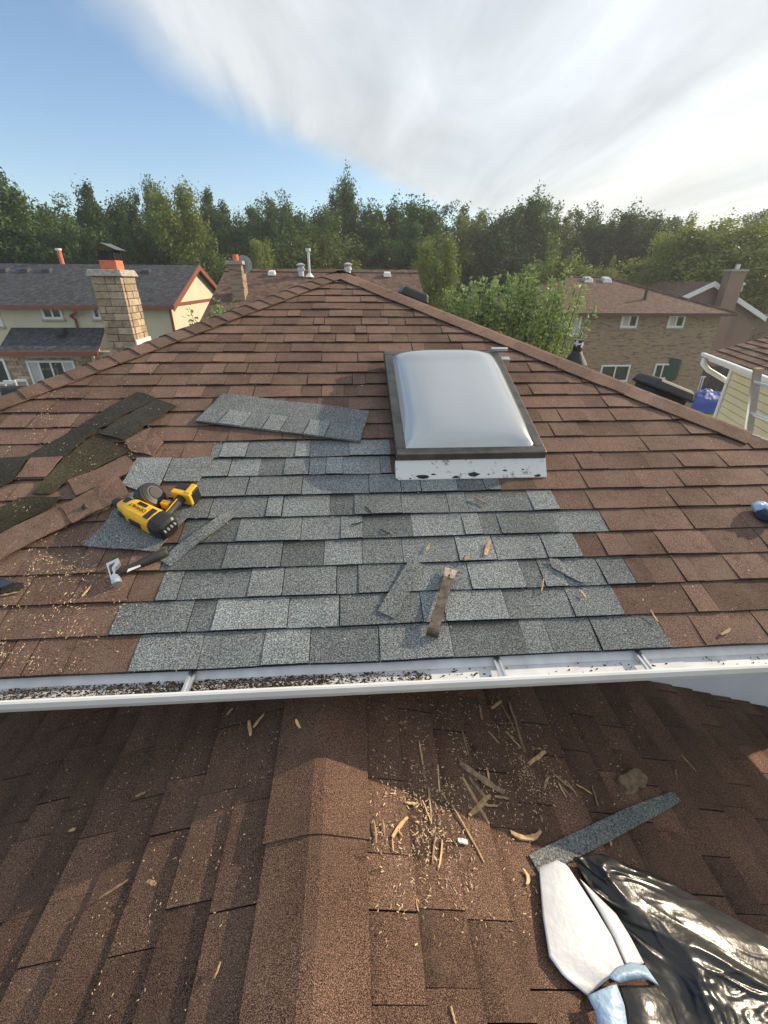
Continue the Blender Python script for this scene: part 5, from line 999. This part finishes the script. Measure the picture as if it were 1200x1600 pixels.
def tree(px, py, hwp, Y, key, label, group=None, name='tree'):
    X = at(px, py, Y); e_ = at(px+hwp, py+60, Y); me, tm, rad = protos[key]; hgt = float(X[2])-ZG; wd = abs(float(e_[0])-float(at(px, py+60, Y)[0]))
    M_ = Matrix.Translation((float(X[0]), Y, ZG)); o = bpy.data.objects.new(name, None); COL.objects.link(o); o.location = (float(X[0]), Y, ZG); o.rotation_euler.z = random.uniform(0, 6.28)
    wd *= 1.22; s_ = hgt/(H0_*.955); sxy = min(max(wd/rad, .55*s_), 1.9*s_); o.scale = (sxy, sxy, s_); tag(o, label, 'tree', group)
    for m_, nm in ((me, 'crown'), (tm, 'trunk')):
        q = bpy.data.objects.new(nm, m_); COL.objects.link(q); q.parent = o
    return o
T = [(35, 250, 92, 36, 'dense1', 'tall dark tree at far left above the slate roof'), (130, 288, 55, 42, 'dense3', 'dark narrow tree right of the tall far left one'), (178, 292, 55, 43, 'dense2', 'dark tree in the wood behind the stone chimney'),
 (229, 262, 28, 44, 'airy1', 'slim airy tree rising above the wood left of centre'), (272, 292, 72, 36, 'mid1', 'broad sunlit round tree above the cream gable'), (318, 350, 55, 35, 'mid2', 'smaller round tree just behind the cream gable'),
 (320, 298, 48, 46, 'dense3', 'dark pointed tree behind the sunlit round tree'), (372, 300, 52, 45, 'dense1', 'dark tree above the brick chimney with satellite dish'), (425, 312, 55, 44, 'dense2', 'dark tree left of the tall metal vent stack'), (470, 308, 55, 46, 'dense1', 'dark tree directly behind the tall metal vent stack'),
 (505, 314, 90, 37, 'mid2', 'large sunlit tree above the roof peak'), (400, 376, 40, 34, 'mid1', 'low bush like tree beside the satellite dish'), (533, 276, 36, 47, 'airy2', 'tall thin tree crown standing over the roof peak'), (580, 305, 45, 46, 'airy1', 'airy tree right of the tall thin crown'), (620, 318, 45, 48, 'airy2', 'airy grey green tree near centre of the wood'),
 (662, 298, 55, 42, 'airy1', 'tall feathery tree right of the roof peak'), (690, 372, 52, 27, 'mid1', 'round mid green tree behind the leafy shoots'), (735, 315, 55, 45, 'airy3', 'feathery tree left of the round green dome tree'), (790, 318, 50, 44, 'airy1', 'windblown dark tree above the upright shoots'), (835, 306, 45, 46, 'airy2', 'tallest windblown tree in the right of the wood'),
 (885, 314, 45, 46, 'airy3', 'windblown tree above the brick house ridge'), (868, 354, 66, 30, 'mid2', 'round dome shaped green tree left of the brick house roof'), (940, 332, 50, 44, 'airy1', 'dark windblown tree above the brick house hip'), (990, 330, 50, 44, 'airy2', 'dark leaning tree right above the brick roof'), (1045, 322, 55, 43, 'airy1', 'dark feathery tree left of the bright yellow green tree'),
 (1015, 398, 38, 32, 'bright2', 'small bright green tree behind the brick roof'), (1090, 345, 60, 33, 'bright1', 'bright sunlit tree behind the brown gable'), (1165, 328, 110, 32, 'bright1', 'wide yellow green tree at the right edge'), (1240, 330, 90, 36, 'bright2', 'bright tree cut by the right photo edge'), (-45, 300, 70, 38, 'dense2', 'dark tree cut by the left photo edge'),
 (945, 408, 34, 30, 'bright1', 'low bright tree touching the brick house ridge'), (80, 330, 60, 34, 'dense1', 'dark tree directly above the slate ridge at left'), (205, 340, 50, 36, 'dense2', 'dark tree behind the chimney cowl')]
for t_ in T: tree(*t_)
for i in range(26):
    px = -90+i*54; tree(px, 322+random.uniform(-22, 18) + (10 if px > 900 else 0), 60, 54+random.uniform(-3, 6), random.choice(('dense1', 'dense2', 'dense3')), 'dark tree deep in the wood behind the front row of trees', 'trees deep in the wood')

def shoots(name, label, x0, x1, Y, ztop, zbase, n, leaf, seed, mat, depth=1.2, per=95):
    r = random.Random(seed); o = thing(name, label, 'tree', ((x0+x1)/2, Y, ZG)); mb = MB(); tb = MB(); cxm = (x0+x1)/2
    tb.tube([(cxm, Y, ZG), (cxm+.1, Y, (ZG+zbase)/2), (cxm, Y, zbase)], [.14, .11, .08], 8)
    for i in range(n):
        f = r.random(); x = x0+(x1-x0)*f; top = ztop(f)*1.0+r.choice((-.9, -.55, -.3, -.1, .08))+r.uniform(-.1, .1); y = Y+r.uniform(-depth, depth); lean = r.gauss(.05, .22)
        b = Vector((cxm+(x-cxm)*.55, Y+(y-Y)*.4, zbase+r.uniform(-.2, .3))); e_ = Vector((x+lean, y, top)); m_ = b.lerp(e_, .45)+Vector(((x-cxm)*.15, 0, -.1))
        tb.tube([Vector((cxm, Y, zbase-.3)), b, m_, e_], [.03, .018, .012, .004], 5, cap=False); tn = r.uniform(.15, .75)
        for j in range(per):
            t_ = r.uniform(.05, 1)**.8; c = (b.lerp(m_, t_*2) if t_ < .5 else m_.lerp(e_, t_*2-1)); a = Vector((r.gauss(0, 1), r.gauss(0, 1), r.gauss(.5, .6))).normalized()
            sp_ = .10*(1.25-t_)+.02; p = c+Vector((r.gauss(0, sp_), r.gauss(0, sp_), r.gauss(0, .06))); s_ = a.orthogonal().normalized(); s_ = Matrix.Rotation(r.uniform(0, 6.3), 3, a) @ s_; L_ = leaf*r.uniform(.6, 1.25)
            nn = a.cross(s_); mb.add([p, p+a*L_*.5+s_*L_*.27+nn*L_*.08, p+a*L_, p+a*L_*.5-s_*L_*.27+nn*L_*.08], [(0, 1, 2, 3)], min(1, max(0, tn+r.uniform(-.25, .3))))
    mb.build('crown', M[mat], o); tb.build('trunk', M['bark'], o); return o
sx0, sx1 = float(at(700, 500, 11)[0]), float(at(885, 500, 11)[0]); zt0 = float(at(800, 425, 11)[2])
shoots('tree', 'fresh green tree with upright leafy shoots behind the right hip', sx0, sx1, 11, lambda f: zt0-.45*abs(f-.62)**1.2*2+.12*math.sin(f*23), -1.7, 120, .12, 5, 'leaf_near', per=135)
sx0, sx1 = float(at(322, 500, 10)[0]), float(at(362, 500, 10)[0]); zt0 = float(at(340, 482, 10)[2])
shoots('tree', 'small leafy tree top behind the left hip below the cream gable', sx0, sx1, 10, lambda f: zt0-.25*abs(f-.5), -1.4, 40, .11, 6, 'leaf_near', .7, 100)
hm_ = bpy.data.materials.new('haze_air'); hm_.use_nodes = True; t_ = hm_.node_tree; t_.nodes.clear(); pv = t_.nodes.new('ShaderNodeVolumePrincipled'); pv.inputs['Color'].default_value = (.93, .95, 1, 1); pv.inputs['Density'].default_value = 0.0013; pv.inputs['Anisotropy'].default_value = 0.3
ou = t_.nodes.new('ShaderNodeOutputMaterial'); t_.links.new(pv.outputs[0], ou.inputs['Volume'])
tag(MB().box(-95, -12, ZG-1, 95, 80, 14).build('haze', hm_), kind='stuff')
bpy.context.view_layer.update()
